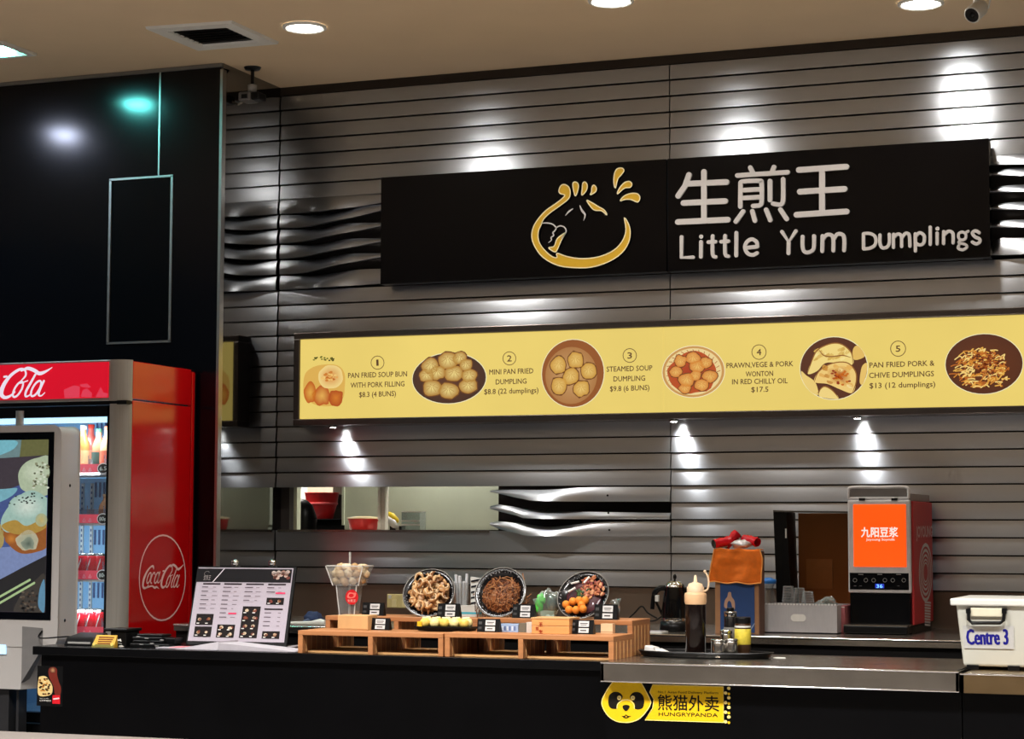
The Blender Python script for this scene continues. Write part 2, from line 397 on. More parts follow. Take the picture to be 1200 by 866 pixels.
RB = [[(780, 200), (1003, 200), (1500, 194)], [(818, 253), (1003, 262), (1500, 280)], [(818, 346), (1003, 346), (1500, 366)], [(818, 437), (1003, 441), (1500, 458)], [(818, 531), (1003, 536), (1500, 545)], [(822, 682), (1003, 680), (1500, 668)]]
for a, b in zip(RT, RB): wavy_slat(vR, a, b, lambda t: .03*math.sin(PI*t)**2)
vH = (560, 500, 4.558)
for a, b in (([(74, 341), (150, 337), (360, 337), (500, 330), (640, 323), (1034, 322)], [(74, 349), (160, 366), (250, 385), (400, 399), (1034, 400)]),
             ([(74, 424), (90, 416), (150, 420), (300, 444), (450, 452), (1034, 461)], [(74, 438), (120, 452), (220, 474), (330, 492), (1034, 494)]),
             ([(74, 512), (100, 506), (220, 514), (350, 533), (450, 530), (680, 509), (1034, 507)], [(74, 524), (120, 545), (220, 567), (350, 584), (1034, 584)])):
    wavy_slat(vH, a, b, lambda t: .035*math.sin(PI*min(1, t*1.6))**2 if t < .625 else 0, yb=-.012)
for q in ((712, 580.5), (713, 601), (714, 621)):
    p = W(*q, -.03); mb = MB(); mb.lathe([(.0, -.004), (.004, -.004), (.005, 0)], (0, 0, 0), 10); mb.xf(Matrix.Translation(p) @ Matrix.Rotation(-PI/2, 4, 'X')); mb.build('screw', black, wall)
mb = MB(); mb.box(SX+.004, HXM-gap, -.014, .04, 1.349, zj(-3)+.0306-.004); o = mb.build('sill_strip', steel, wall)
mb = MB(); mb.box(HX0-.03, HX1, -.02, .30, HZ0-.012, HZ0); mb.build('hatch_sill', steel_bench, wall)
# polished rail in front of the lowest slats, and splashback below
mb = MB(); mb.box(SX, 2.2, .0, .04, .9, zj(-6)); struct('trim_1', mb, mat('smoked_splashback', (132, 116, 104), .3, .75, .16, 3))
# room behind the hatch
cream = mat('cream_kitchen_wall', (196, 202, 180), .6, 0, .06, 5)
cx0 = W(404, 600, .32).x
mb = MB(); mb.box(cx0, HXM+.25, .32, .36, 1.36, 2.2); mb.box(cx0-.012, cx0, .31, .37, 1.47, 2.2); struct('wall_kitchen', mb, cream)
mb = MB(); mb.box(W(330, 600, .10).x-.02, W(348, 600, .10).x, .10, .14, 1.44, 1.70); struct('trim_2', mb, cream)
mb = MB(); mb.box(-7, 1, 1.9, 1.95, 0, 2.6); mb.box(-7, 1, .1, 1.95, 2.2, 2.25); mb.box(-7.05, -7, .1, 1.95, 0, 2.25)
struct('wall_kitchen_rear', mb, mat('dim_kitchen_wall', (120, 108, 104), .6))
area("kitchen_lamp", (-3.9, .2, 2.1), .5, 13, (1, .97, .9), rot=(0, 0, 0)); area('kitchen_lamp', (-5.2, .9, 2.15), .6, 28, (1, .97, .9))
# mirror black side wall and the projecting front panels
mb = MB(); mb.box(SX-.05, SX, PF+.002, .045, 0, CEIL); struct('wall_left', mb, mat('dark_mirror_panel', (122, 122, 122), .05, 1, .04, 4))
seam = W(187, 150, PF).x; rec = [W(*q, PF) for q in ((130, 210), (202, 206), (198, 400), (126, 402))]; rx0, rx1 = rec[0].x, rec[1].x; rz0, rz1 = 2.326, 3.111
back = MB(); back.box(-9, SX-.03, PF+.012, PF+.05, 0, CEIL); wf = struct('wall_front', back, black)
mb = MB(); mb.box(-9, seam-.003, PF, PF+.012, rz1, CEIL); mb.box(-9, rx0, PF, PF+.012, 0, rz1); mb.build('panel', black_gloss, wf)
mb = MB(); mb.box(seam+.003, SX-.012, PF, PF+.012, rz1, CEIL); mb.box(rx1, SX-.012, PF, PF+.012, 0, rz1); mb.box(rx0, rx1, PF, PF+.012, 0, rz0); mb.build('panel', black_gloss, wf)
mb = MB(); mb.box(rx0+.006, rx1-.006, PF+.003, PF+.012, rz0+.006, rz1-.006); mb.build('access_panel', mat('soft_black_panel', (5, 6, 9), .16), wf)
def rodbox(n, a): mb = MB(); mb.box(*a); return struct(n, mb, silver)
mb = MB()
for a in ((rx0-.006, rx0+.006, PF-.005, PF+.011, rz0, rz1), (rx1-.006, rx1+.006, PF-.005, PF+.011, rz0, rz1), (rx0-.006, rx1+.006, PF-.005, PF+.011, rz1-.005, rz1+.005), (rx0-.006, rx1+.006, PF-.005, PF+.011, rz0-.005, rz0+.005)): mb.box(*a)
struct('trim_3', mb, silver)
rodbox('trim_4', (seam-.004, seam+.004, PF-.003, PF+.011, rz1, CEIL)); rodbox('trim_5', (SX-.012, SX+.002, PF-.006, PF+.03, 0, CEIL-.03))
mb = MB(); mb.box(-9, SX, PF-.014, PF, CEIL-.018, CEIL-.002); struct('trim_6', mb, mat('grey_ceiling_bead', (120, 118, 112), .5, .4))
# ------------------------------------------------------------------ ceiling fittings
def downlight(p, label, r=.082, pw=1):
    t = thing('ceiling_light', label, 'ceiling light', 'round lamps set in the ceiling')
    m = MB(); n = 32
    m.lathe([(r*.93, -.002), (r*1.02, -.012), (r*1.16, -.008), (r*1.18, 0)], (p.x, p.y, CEIL-.001), n); m.build('rim', white_pl, t)
    m = MB(); m.add([(p.x+r*.93*math.cos(2*PI*k/n), p.y+r*.93*math.sin(2*PI*k/n), CEIL-.006) for k in range(n)], [tuple(range(n))[::-1]])
    m.build('diffuser', mat('lamp_diffuser', (255, 250, 240), .5, emit=DOWN_STR, nz=0), t); seat(t, (p.x, p.y, CEIL))
    a = area('lamp_glow', (p.x, p.y, CEIL-.02), r*1.8, SPOT_STR*pw); a.data.spread = 2.6
for px, l in (((357, 31), 'glowing round ceiling light beside the square air vent'), ((716, 0), 'glowing round ceiling light cut by the top edge above the sign'), ((1079, 3), 'glowing ceiling light beside the white camera')): downlight(G(*px, CEIL), l, pw=.45 if px[0] > 1000 else 1)
# square vent
c4 = [G(*q, CEIL) for q in ((170, 31), (272, 24), (327, 49), (232, 57))]
t = thing('air_vent', 'white square ceiling air vent with a dark louvred opening', 'air vent')
cc = sum(c4, V3(0, 0, 0))/4
def ring(k0, k1, z0, z1, m):
    a = [cc+(p-cc)*k0 for p in c4]; b = [cc+(p-cc)*k1 for p in c4]
    m.add([(p.x, p.y, CEIL+z0) for p in a]+[(p.x, p.y, CEIL+z1) for p in b], [(i, (i+1) % 4, 4+(i+1) % 4, 4+i) for i in range(4)])
m = MB(); ring(1, .98, 0, -.012, m); ring(.98, .68, -.012, -.012, m); ring(.68, .66, -.012, -.002, m); m.build('frame', white_pl, t)
m = MB(); m.add([(q.x, q.y, CEIL-.0015) for q in [cc+(p-cc)*.665 for p in c4]], [(0, 1, 2, 3)]); m.build('duct', black, t)
for i in range(1, 7):
    s = i/7; a, b = cc+(c4[0]+(c4[3]-c4[0])*s-cc)*.64, cc+(c4[1]+(c4[2]-c4[1])*s-cc)*.64
    m = MB(); d = V3(0, .008, 0); m.hexa([(*(a-d).xy, CEIL-.010), (*(b-d).xy, CEIL-.010), (*(b+d).xy, CEIL-.004), (*(a+d).xy, CEIL-.004), (*(a-d).xy, CEIL-.008), (*(b-d).xy, CEIL-.008), (*(b+d).xy, CEIL-.002), (*(a+d).xy, CEIL-.002)])
    m.build('louvre', mat('dark_louvre', (40, 36, 34), .5), t)
seat(t, (cc.x, cc.y, CEIL))
for nm, x, y, col, lab, pw in (('teal_diffuser', -5.545, -1.20, (105, 240, 235), 'square recessed lamp with a greenish glow at the left edge of the ceiling', 9), ('cool_diffuser', -6.36, -1.77, (215, 225, 255), 'cool white recessed lamp whose glow shows in the black wall', 9)):
    t = thing('ceiling_light', lab, 'ceiling light')
    m = MB(); e = .10
    for a in ((x-e-.03, x-e, y-e, y+e), (x+e, x+e+.03, y-e, y+e), (x-e-.03, x+e+.03, y-e-.03, y-e), (x-e-.03, x+e+.03, y+e, y+e+.03)): m.box(*a, CEIL-.014, CEIL-.001)
    m.build('frame', white_pl, t); m = MB(); m.lathe([(0, CEIL-.010), (.085, CEIL-.010)], (x, y, 0), 24); m.build('diffuser', mat(nm, col, .5, nz=0, emit=80, ecol=col), t)
    seat(t, (x, y, CEIL)); area('lamp_glow', (x, y, CEIL-.02), .12, pw, lin(col))
# bracket camera above the black wall
t = thing('security_camera', 'small dark camera on a ceiling stalk beside the black panelled corner', 'camera')
b = V3(-4.62, -.34, CEIL); b = G(296, 79, CEIL)
m = MB(); m.lathe([(.0, -.012), (.035, -.012), (.042, 0)], b, 16); m.tube([b, b-V3(0, 0, .085)], .009, 8); m.build('stalk', black_pl, t)
m = MB(); m.lathe([(.0, -.12), (.02, -.118), (.022, -.085), (.012, -.082), (0, -.082)], b, 14); m.build('joint', mat('grey_plastic', (150, 148, 144), .4), t)
m = MB(); m.box(b.x-.055, b.x+.01, b.y-.04, b.y+.05, b.z-.165, b.z-.122); m.build('body', mat('dull_grey_plastic', (96, 94, 92), .4), t, bevel=.008)
m = MB(); m.box(b.x-.035, b.x-.005, b.y-.043, b.y-.04, b.z-.155, b.z-.135); m.build('lens', black_pl, t)
m = MB(); m.tube([b+V3(-.16, 0, 0), b+V3(-.162, 0, -.06), b+V3(-.15, .01, -.12), b+V3(-.09, .02, -.17), b+V3(-.05, .02, -.15)], .006, 6); m.build('cable', mat('pale_cable', (140, 136, 128), .5), t)
m = MB(); m.box(b.x+.01, b.x+.055, b.y-.035, b.y+.04, b.z-.162, b.z-.126); m.build('housing', black_pl, t, bevel=.006); seat(t, b)
t = thing('security_camera', 'small white bullet camera hanging from the ceiling at the top right', 'camera')
b = G(1144, -14, CEIL); m = MB(); m.lathe([(0, -.01), (.03, -.01), (.035, 0)], b, 16); m.tube([b, b-V3(0, 0, .06)], .012, 8); m.build('mount', white_pl, t)
ax = V3(-.35, -.75, -.55).normalized(); Mx = ax.to_track_quat('Z', 'Y').to_matrix(); h = b-V3(0, 0, .095)
m = MB(); m.lathe([(0, -.055), (.025, -.052), (.034, -.03), (.036, .035), (.034, .04), (.030, .041)], h, 20, M=Mx); m.build('body', white_pl, t)
m = MB(); m.lathe([(0, .038), (.031, .038)], h, 20, M=Mx); m.lathe([(0, .044), (.010, .044), (.013, .038)], h, 14, M=Mx); m.build('lens', black_pl, t)
m = MB(); m.tube([b+V3(.05, 0, 0), b+V3(.055, .0, -.05), b+V3(.045, .02, -.08), h-ax*.03], .004, 6); m.build('cable', white_pl, t); seat(t, b)
# ------------------------------------------------------------------ shop sign
sy = -.10; t = thing('shop_sign', 'wide black sign with white lettering and a golden dumpling emblem on the steel wall', 'sign')
sx0, sxm, sx1, sz0, sz1 = -4.117, W(781.5, 250, sy).x, -1.249, 2.615, 3.131
sign_m = mat('sign_black', (5, 5, 7), .16, 0, .05, 4)
for a, b in ((sx0, sxm-.002), (sxm+.002, sx1)):
    m = MB(); m.box(a, b, sy, sy+.06, sz0, sz1); m.build('panel', sign_m, t, bevel=.002)
for x in (sx0+.3, sxm-.3, sxm+.3, sx1-.3):
    m = MB(); m.box(x-.02, x+.02, sy+.06, -.02, sz0+.1, sz1-.1); m.build('bracket', black, t)
WH = (196, 192, 190); GO = (206, 164, 50); PALE = (235, 222, 180)
s = vsheet(sy-.012, .0008).view(780, 170, 5.217)
def stroke(pts, w=.0255, smooth=0): s.line(pts, w, WH, 1, smooth=smooth, depth=.012)
for p in ([(142, 182), (118, 250), (76, 310)], [(128, 236), (372, 226)], [(234, 163), (234, 462)], [(108, 354), (364, 342)], [(74, 470), (380, 456)],
          [(814, 152), (1104, 132)], [(956, 146), (956, 416)], [(820, 285), (1094, 268)], [(800, 426), (1106, 406)]): stroke(p)
for p in ([(458, 232), (474, 222), (572, 218), (586, 230), (588, 300), (586, 352), (574, 368), (534, 372)], [(718, 208), (719, 300), (716, 346), (702, 364), (656, 358)]): stroke(p, .0195, smooth=5)
for p in ([(438, 186), (746, 166)], [(518, 138), (536, 176)], [(662, 134), (648, 172)], [(458, 230), (457, 376)], [(470, 276), (580, 270)], [(468, 324), (580, 318)],
          [(638, 220), (638, 336)], [(474, 406), (430, 468)], [(530, 404), (546, 462)], [(615, 396), (640, 458)], [(702, 394), (740, 452)]): stroke(p, .0205)
w2 = .0165
def st2(pts, smooth=0, w=w2): s.line(pts, w, WH, 1, smooth=smooth, depth=.012)
st2([(98, 562), (97, 688), (168, 686)]); st2([(217, 592), (216, 684)]); s.disc((218, 560), 13, 13, WH, 1); st2([(288, 556), (288, 668), (306, 684)], 3); st2([(262, 594), (306, 591)])
st2([(364, 554), (364, 664), (384, 680)], 3); st2([(340, 591), (384, 588)]); st2([(433, 536), (432, 676)])
st2([(492, 628), (558, 622)]); st2([(562, 620), (556, 592), (528, 576), (498, 592), (486, 626), (500, 660), (532, 672), (560, 660)], 5)
st2([(712, 530), (753, 592), (797, 526)]); st2([(753, 592), (752, 662)])
st2([(838, 560), (838, 622), (850, 652), (876, 656), (902, 640), (908, 610), (908, 556)], 4)
st2([(958, 650), (960, 556)]); st2([(960, 580), (984, 550), (1016, 552), (1026, 580), (1026, 646)], 4); st2([(1026, 580), (1050, 546), (1082, 548), (1093, 578), (1092, 644)], 4)
s.view(980, 150, 4.559); w2 = .0195
def st2(pts, smooth=0, w=.0140): s.line(pts, w, WH, 1, smooth=smooth, depth=.012)
st2([(146, 566), (146, 646)]); st2([(148, 646), (178, 643), (205, 628), (213, 602), (204, 576), (178, 564), (148, 565)], 5)
st2([(234, 572), (234, 616), (246, 640), (272, 636), (284, 612), (284, 568)], 4)
st2([(306, 638), (307, 568)]); st2([(307, 588), (326, 568), (348, 576), (350, 634)], 4); st2([(350, 590), (370, 564), (390, 572), (394, 632)], 4)
st2([(424, 658), (423, 566)]); st2([(424, 580), (446, 560), (470, 576), (468, 614), (446, 626), (424, 614)], 4)
st2([(503, 530), (503, 622)]); st2([(540, 562), (540, 620)]); s.disc((541, 538), 11, 11, WH, 1)
st2([(574, 618), (575, 554)]); st2([(575, 574), (600, 552), (624, 564), (625, 614)], 4)
s.line([(674, 556), (655, 566), (655, 588), (672, 599), (691, 590), (692, 568)], .0115, WH, 1, smooth=5, closed=True, depth=.012); st2([(690, 560), (706, 552)], 0, .011); st2([(664, 600), (656, 614), (690, 622), (698, 638), (676, 651), (652, 643), (656, 628)], 5, .0115)
st2([(764, 560), (744, 550), (728, 562), (742, 582), (764, 592), (768, 608), (750, 620), (728, 610)], 4)
# emblem: filled golden shapes with pale rims
s.view(600, 180, 6)
def shape(pts, c=GO, rim=True, n=4):
    s.line(pts, .0052, PALE, 2, smooth=n, closed=True)
    s.spoly(pts, c, 1, n=n)
body = [(412, 270), (408, 310), (380, 340), (320, 375), (265, 415), (225, 455), (208, 490), (240, 487), (278, 490), (310, 518), (345, 508), (372, 522), (380, 560), (350, 600), (328, 640), (322, 668), (302, 690)]
out = [(330, 262), (345, 225), (372, 218), (400, 236), (410, 272), (400, 315), (350, 358), (270, 415), (222, 462), (206, 500), (188, 540), (184, 590), (200, 640), (240, 690), (285, 726), (318, 730), (316, 700), (380, 722), (470, 738), (570, 734), (660, 710), (735, 665), (785, 600), (802, 530), (790, 450), (822, 500), (832, 560), (818, 630), (770, 700), (680, 760), (560, 798), (440, 802), (320, 785), (220, 730), (165, 660), (140, 590), (150, 520), (185, 460), (240, 400), (300, 358), (352, 318), (372, 292), (342, 282)]
shape(out, n=3)
for q in ([(428, 215), (440, 200), (462, 208), (468, 240), (448, 298), (434, 262)], [(498, 210), (514, 200), (530, 222), (522, 262), (492, 292), (494, 250)], [(562, 240), (574, 222), (592, 236), (590, 266), (552, 290), (560, 268)],
          [(722, 140), (740, 108), (772, 102), (788, 120), (768, 150), (744, 180), (728, 242), (716, 200)], [(742, 284), (756, 244), (790, 206), (826, 196), (844, 216), (830, 238), (790, 244)], [(762, 332), (790, 298), (840, 280), (884, 284), (900, 312), (884, 340), (840, 324), (800, 322)],
          [(526, 330), (560, 344), (610, 374), (650, 398), (668, 432), (630, 402), (574, 394)], [(322, 668), (302, 692), (258, 662), (296, 652), (318, 600), (352, 572), (376, 560), (346, 612)]): shape(q)
s.line([(428, 388), (400, 408), (376, 436)], [.003, .008, .002], WH, 1, smooth=4); s.line([(478, 366), (492, 400), (514, 430), (504, 470)], [.004, .010, .008, .002], WH, 1, smooth=4)
s.line([(206, 490), (245, 488), (285, 496), (310, 522), (300, 545), (288, 556), (294, 575), (276, 590), (278, 608), (258, 626)], [.004, .006, .006, .007, .006, .006, .006, .006, .005, .003], WH, 2, smooth=4)
s.line([(310, 522), (340, 508), (372, 520), (380, 552), (350, 596)], .006, WH, 2, smooth=4)
s.build('lettering', print_mat('sign_enamel', rough=.35, nz=.02), t); seat(t, ((sx0+sx1)/2, sy, sz0))
# ------------------------------------------------------------------ illuminated menu
my = -.13; mx0, mx1, mz0, mz1 = -4.527, .15, 1.978, 2.361
t = thing('menu_lightbox', 'long glowing golden menu board under the black shop sign', 'menu board')
m = MB(); e = .033
m.box(mx0-e, mx1+e, my, .0, mz0-e, mz0-.002); m.box(mx0-e, mx1+e, my, .0, mz1+.002, mz1+e); m.box(mx0-e, mx0-.002, my, .0, mz0-.002, mz1+.002); m.box(mx1+.002, mx1+e, my, .0, mz0-.002, mz1+.002)
m.build('frame', mat('dark_bronze_frame', (92, 86, 84), .3, .9), t, bevel=.004)
mxs = W(777, 430, my).x
face = mat('backlit_menu_face', (222, 196, 104), .5, nz=.05, scale=1.6, emit=MENU_STR*1.16)
_f = face.node_tree.nodes['Principled BSDF']; face.node_tree.links.remove(_f.inputs['Base Color'].links[0]); _f.inputs['Base Color'].default_value = (.05, .045, .02, 1); _f.inputs['Specular IOR Level'].default_value = .2
for a, b in ((mx0, mxs-.0015), (mxs+.0015, mx1)):
    m = MB(); m.box(a, b, my+.008, my+.03, mz0, mz1); m.build('menu_panel', face, t)
s = vsheet(my+.0075, .0006); BR = (92, 62, 36)
def price(n, c, lines, r=7.6):
    s.view(0, 0, 1); s.line([(c[0]+r*math.cos(a), c[1]+r*1.02*math.sin(a)) for a in [2*PI*i/20 for i in range(20)]], .0032, BR, 1, closed=True)
    s.text(n, (c[0]-(1.2 if n == '1' else 2.6), c[1]+3.6), (c[0]+(1.2 if n == '1' else 2.6), c[1]+3.4), 7.2, BR, 1, bold=.03)
    for txt, a, b, h in lines: s.text(txt, a, b, h, BR, 1, bold=.022)
price('1', (442.5, 425), [('PAN FRIED SOUP BUN', (408, 443), (477, 441), 6), ('WITH PORK FILLING', (411, 454.5), (474, 452.6), 6), ('$8.3 (4 BUNS)', (421, 465.5), (464, 464), 6)])
price('2', (597, 420), [('MINI PAN FRIED', (573.5, 439), (625, 437.4), 6), ('DUMPLING', (581, 450.5), (617, 449.4), 6), ('$8.8 (22 dumplings)', (567.5, 462), (631, 460), 6)])
price('3', (738, 416.6), [('STEAMED SOUP', (711, 435.6), (764.5, 434), 6), ('DUMPLING', (719, 447), (756, 446), 6), ('$9.8 (6 BUNS)', (715, 458.6), (761, 457), 6)], 7.9)
price('4', (889.5, 412.6), [('PRAWN,VEGE & PORK', (851.5, 431.4), (929.5, 429), 6), ('WONTON', (874, 441.4), (906, 440.4), 6), ('IN RED CHILLY OIL', (858, 450.4), (923, 449), 6), ('$17.5', (880.5, 459.5), (900.5, 459), 6)], 8.4)
price('5', (1052.5, 408.6), [('PAN FRIED PORK &', (1019, 431), (1095, 428.4), 6.2), ('CHIVE DUMPLINGS', (1018.5, 443), (1094.5, 440.8), 6.2), ('$13 (12 dumplings)', (1019, 455), (1096, 453), 6.2)], 8.8)
# printed dishes
s.view(340, 380, 4); CRM = (244, 222, 140); EDG = (178, 124, 48)
s.spoly([(62, 290), (70, 235), (100, 205), (150, 190), (220, 192), (255, 230), (256, 300), (246, 350), (200, 382), (120, 378), (72, 340)], (226, 178, 84), 1)
s.disc((95, 320), 30, 48, (228, 170, 70), 2, edge=(196, 92, 24), lump=.2)
s.disc((150, 335), 44, 44, (232, 176, 84), 2, edge=(190, 84, 24), lump=.3); s.disc((215, 345), 36, 36, (214, 124, 40), 3, edge=(180, 76, 20), lump=.3, seed=4)
s.disc((190, 246), 60, 56, (216, 132, 52), 3, edge=(246, 218, 140), lump=.15, seed=2)
for i in range(26):
    a, r = random.uniform(0, 6.3), random.uniform(0, 40); s.disc((188+r*math.cos(a), 246+r*.9*math.sin(a)), random.uniform(5, 11), random.uniform(4, 8), random.choice([(196, 100, 30), (236, 170, 86), (210, 128, 50), (246, 204, 120)]), 4, n=9, lump=.4, seed=i)
for i in range(22): s.disc((110+random.uniform(0, 108), 160+random.uniform(-8, 8)+(i % 3)), 6, 3.5, random.choice([(96, 104, 30), (60, 62, 20), (130, 120, 50)]), 3, n=7, lump=.5, seed=i)
def rimdisc(c, rx, ry, col, edge=None): s.disc(c, rx+3.5, ry+3.5, (248, 236, 190), 1, 40); s.disc(c, rx, ry, col, 2, 40, edge)
rimdisc((745, 253), 173, 118, (96, 52, 30), (70, 40, 26))
def dumpling(c, r, i, cols=(CRM, EDG), l=3, ry=.85):
    s.disc(c, r*1.12, r*ry*1.14, (112, 66, 26), l, n=14, lump=.25, seed=i); s.disc(c, r, r*ry, cols[0], l+1, n=16, edge=cols[1], lump=.25, seed=i)
    for k in range(7):
        a = k*.9+i; s.line([(c[0]+math.cos(a)*r*.15, c[1]-r*.2+math.sin(a)*r*.1), (c[0]+math.cos(a)*r*.6, c[1]+math.sin(a)*r*.45)], .002, cols[1], l+2)
for i, (x, y, r) in enumerate([(660, 196, 42), (640, 240, 36), (740, 170, 48), (795, 158, 34), (825, 190, 32), (690, 228, 40), (840, 240, 38), (770, 232, 46), (665, 300, 46), (835, 290, 42), (742, 312, 46)]): dumpling((x, y), r, i)
s.view(620, 370, 4)
rimdisc((205, 270), 146, 158, (150, 84, 34)); s.disc((198, 280), 122, 134, (206, 160, 104), 3, 36, (176, 120, 66))
for i, (x, y) in enumerate([(140, 232), (219, 208), (280, 258), (196, 284), (142, 328), (246, 342)]): dumpling((x, y), 38, i, ((240, 206, 120), (206, 150, 60)), 4, 1)
rimdisc((770, 262), 146, 120, (206, 152, 84)); s.disc((770, 262), 134, 110, (240, 214, 150), 3, 36); s.disc((770, 268), 118, 96, (168, 52, 22), 4, 30, (190, 80, 30), lump=.15)
for i, (x, y, r) in enumerate([(712, 212, 30), (690, 262, 30), (770, 200, 34), (830, 220, 30), (790, 238, 34), (850, 285, 34), (740, 300, 36), (810, 325, 32), (730, 340, 28), (780, 280, 28)]): dumpling((x, y), r, i+20, ((244, 200, 110), (214, 128, 50)), 5)
for i in range(18):
    a = 2.5+i*.22; s.line([(770+126*math.cos(a), 262+103*math.sin(a)), (770+112*math.cos(a+.05), 262+92*math.sin(a+.05))], .003, (176, 90, 36), 5)
s.view(900, 360, 4)
rimdisc((308, 286), 158, 146, (88, 44, 24))
s.spoly([(186, 310), (215, 230), (240, 195), (300, 170), (350, 176), (392, 215), (398, 268), (340, 262), (270, 262), (230, 300)], (246, 218, 132), 3); s.spoly([(398, 200), (420, 180), (450, 215), (448, 236), (404, 246)], (232, 190, 98), 3)
s.spoly([(218, 350), (240, 300), (300, 264), (370, 260), (410, 300), (414, 350), (396, 402), (340, 386), (280, 360)], (244, 206, 122), 4)
for q in ([(186, 310), (215, 230), (240, 195), (300, 170), (350, 176), (392, 215), (398, 268)], [(218, 350), (240, 300), (300, 264), (370, 260), (410, 300), (414, 350), (396, 402)], [(240, 200), (262, 226), (300, 232), (350, 226), (388, 236)], [(232, 404), (262, 372), (300, 388), (332, 426)]): s.line(q, [.002]+[.005]*(len(q)-2)+[.002], (150, 96, 40), 5, smooth=4)
for i in range(24): s.disc((random.uniform(225, 380), random.uniform(190, 245)), 14, 7, random.choice([(226, 188, 100), (250, 228, 150), (214, 172, 84)]), 4, n=9, lump=.5, rot=.5, seed=i)
for i in range(16): s.disc((random.uniform(250, 400), random.uniform(275, 375)), 16, 9, random.choice([(232, 178, 92), (250, 222, 150), (206, 146, 66)]), 5, n=9, lump=.5, rot=-.4, seed=i)
s.disc((340, 322), 62, 40, (168, 64, 16), 5, edge=(240, 196, 110), lump=.4, rot=-.4)
for i in range(30): s.disc((330+random.gauss(8, 26), 322+random.gauss(0, 17)), 8, 5, random.choice([(150, 52, 14), (206, 110, 30), (186, 84, 20)]), 6, n=8, lump=.5, seed=i)
s.spoly([(156, 300), (180, 320), (222, 352), (236, 410), (200, 396), (166, 350)], (240, 208, 120), 3); s.spoly([(238, 412), (262, 370), (300, 390), (332, 428), (270, 426)], (244, 214, 130), 3); s.spoly([(430, 350), (440, 280), (464, 262), (464, 300), (446, 360)], (236, 196, 106), 3)
rimdisc((1012, 266), 182, 140, (104, 50, 20), (86, 42, 20))
for i in range(230):
    a = random.uniform(0, 6.3); r = random.random()**.5; x, y = 1000+128*r*math.cos(a), 292+96*r*math.sin(a)
    if y < 250-.9*(128-abs(x-1020)) or y > 376: continue
    b = random.uniform(0, PI); q = [(x, y), (x+22*math.cos(b), y-12*math.sin(b)), (x+40*math.cos(b+.5), y+6*math.sin(b))]
    s.line(q, .0048, random.choice([(250, 214, 128), (236, 178, 80), (214, 138, 50), (190, 104, 36)]), 3+i % 4, smooth=3)
for i in range(110): s.disc((1024+random.gauss(0, 36), 268+random.gauss(0, 26)), random.uniform(4, 8), random.uniform(3, 6), random.choice([(110, 44, 16), (150, 72, 28), (88, 36, 14), (186, 108, 44)]), 8, n=7, lump=.5, seed=i)
s.build('printed_dishes', lit, t)
ul = []
for px in (391, 790, 1005):
    p = W(px, 492, my+.05); b = V3(p.x, my+.045, mz0-e); m = MB(); m.lathe([(.018, .0), (.022, -.006), (.016, -.010)], b, 16); o = m.build('spotlight', chrome, t)
    m = MB(); m.lathe([(0, -.0105), (.015, -.0105)], b, 14); m.build('lens', mat('spot_lens', (255, 250, 235), .4, emit=60, nz=0), o)
    l = bpy.data.lights.new('spot_glow', 'SPOT'); l.energy = SPOT_STR*1.3; l.spot_size = 1.9; l.spot_blend = .7; l.shadow_soft_size = .02; l.color = (1, .98, .94)
    lo = bpy.data.objects.new('spot_glow', l); COL.objects.link(lo); lo.location = b-V3(0, 0, .016); lo.rotation_euler = (.25, 0, 0)
seat(t, ((mx0+mx1)/2, my, mz0-e))
# ------------------------------------------------------------------ drinks fridge
fy0, fy1, fx1, fz1 = -1.2, PF-.012, -4.825, 2.19; fx0 = fx1-.80
red = mat('fridge_red_laminate', (176, 8, 12), .16, 0, .03, 3, coat=.5)
silverp = mat('satin_silver_post', (164, 160, 152), .38, .5, .05, 6, stretch=(20, 20, .5))
t = thing('drinks_fridge', 'tall red drinks fridge with white script lettering and a glass door', 'fridge')
m = MB(); m.box(fx1-.02, fx1, fy0+.05, fy1-.04, .12, 2.012); m.box(fx1-.02, fx1, fy0+.05, fy1-.04, 2.018, fz1-.005); m.build('side_panel', red, t, bevel=.003)
m = MB(); m.box(fx1-.02, fx1+.004, fy1-.038, fy1-.012, .12, fz1-.015); m.build('rear_edge', red, t, bevel=.003)
m = MB(); m.box(fx1-.02, fx1+.002, fy1-.012, fy1, .1, fz1-.02); m.box(fx0, fx1-.02, fy1-.02, fy1, .1, fz1-.01); m.box(fx0, fx0+.02, fy0+.05, fy1, .1, fz1-.01); m.box(fx0, fx1-.02, fy0+.05, fy1, fz1-.03, fz1-.01); m.build('casing', black_pl, t)
m = MB(); q = 12; pr = [(fx1-.085+.083*math.sin(a), fy0+.045-.05*math.cos(a)*.9) for a in [PI/2*i/10 for i in range(11)]]+[(fx1-.002, fy0+.052), (fx1-.085, fy0+.052)]
for z0, z1 in ((.12, 1.995), (2.008, fz1)): m.add([(x, y, z) for z in (z0, z1) for x, y in pr], [(i, (i+1) % 13, 13+(i+1) % 13, 13+i) for i in range(13)]+[tuple(range(13))[::-1], tuple(range(13, 26))])
m.build('corner_post', silverp, t)
m = MB(); m.box(fx0, fx1-.085, fy0, fy0+.05, 2.008, fz1); m.build('header', mat('silver_header_frame', (170, 160, 155), .4, .7), t, bevel=.004)
hx = fx1-.092
m = MB(); m.box(fx0+.01, hx, fy0-.006, fy0+.002, 2.022, fz1-.010); hd = m.build('header_panel', mat('backlit_red', (206, 16, 40), .3, emit=.75, nz=.05, scale=2), t)
s = vsheet(fy0-.006); cola(s, (-50, 471), (58, 466), (62, 429), (-46, 434), (238, 226, 240))
s.view(0, 400, 4.615); PK = (226, 60, 84)
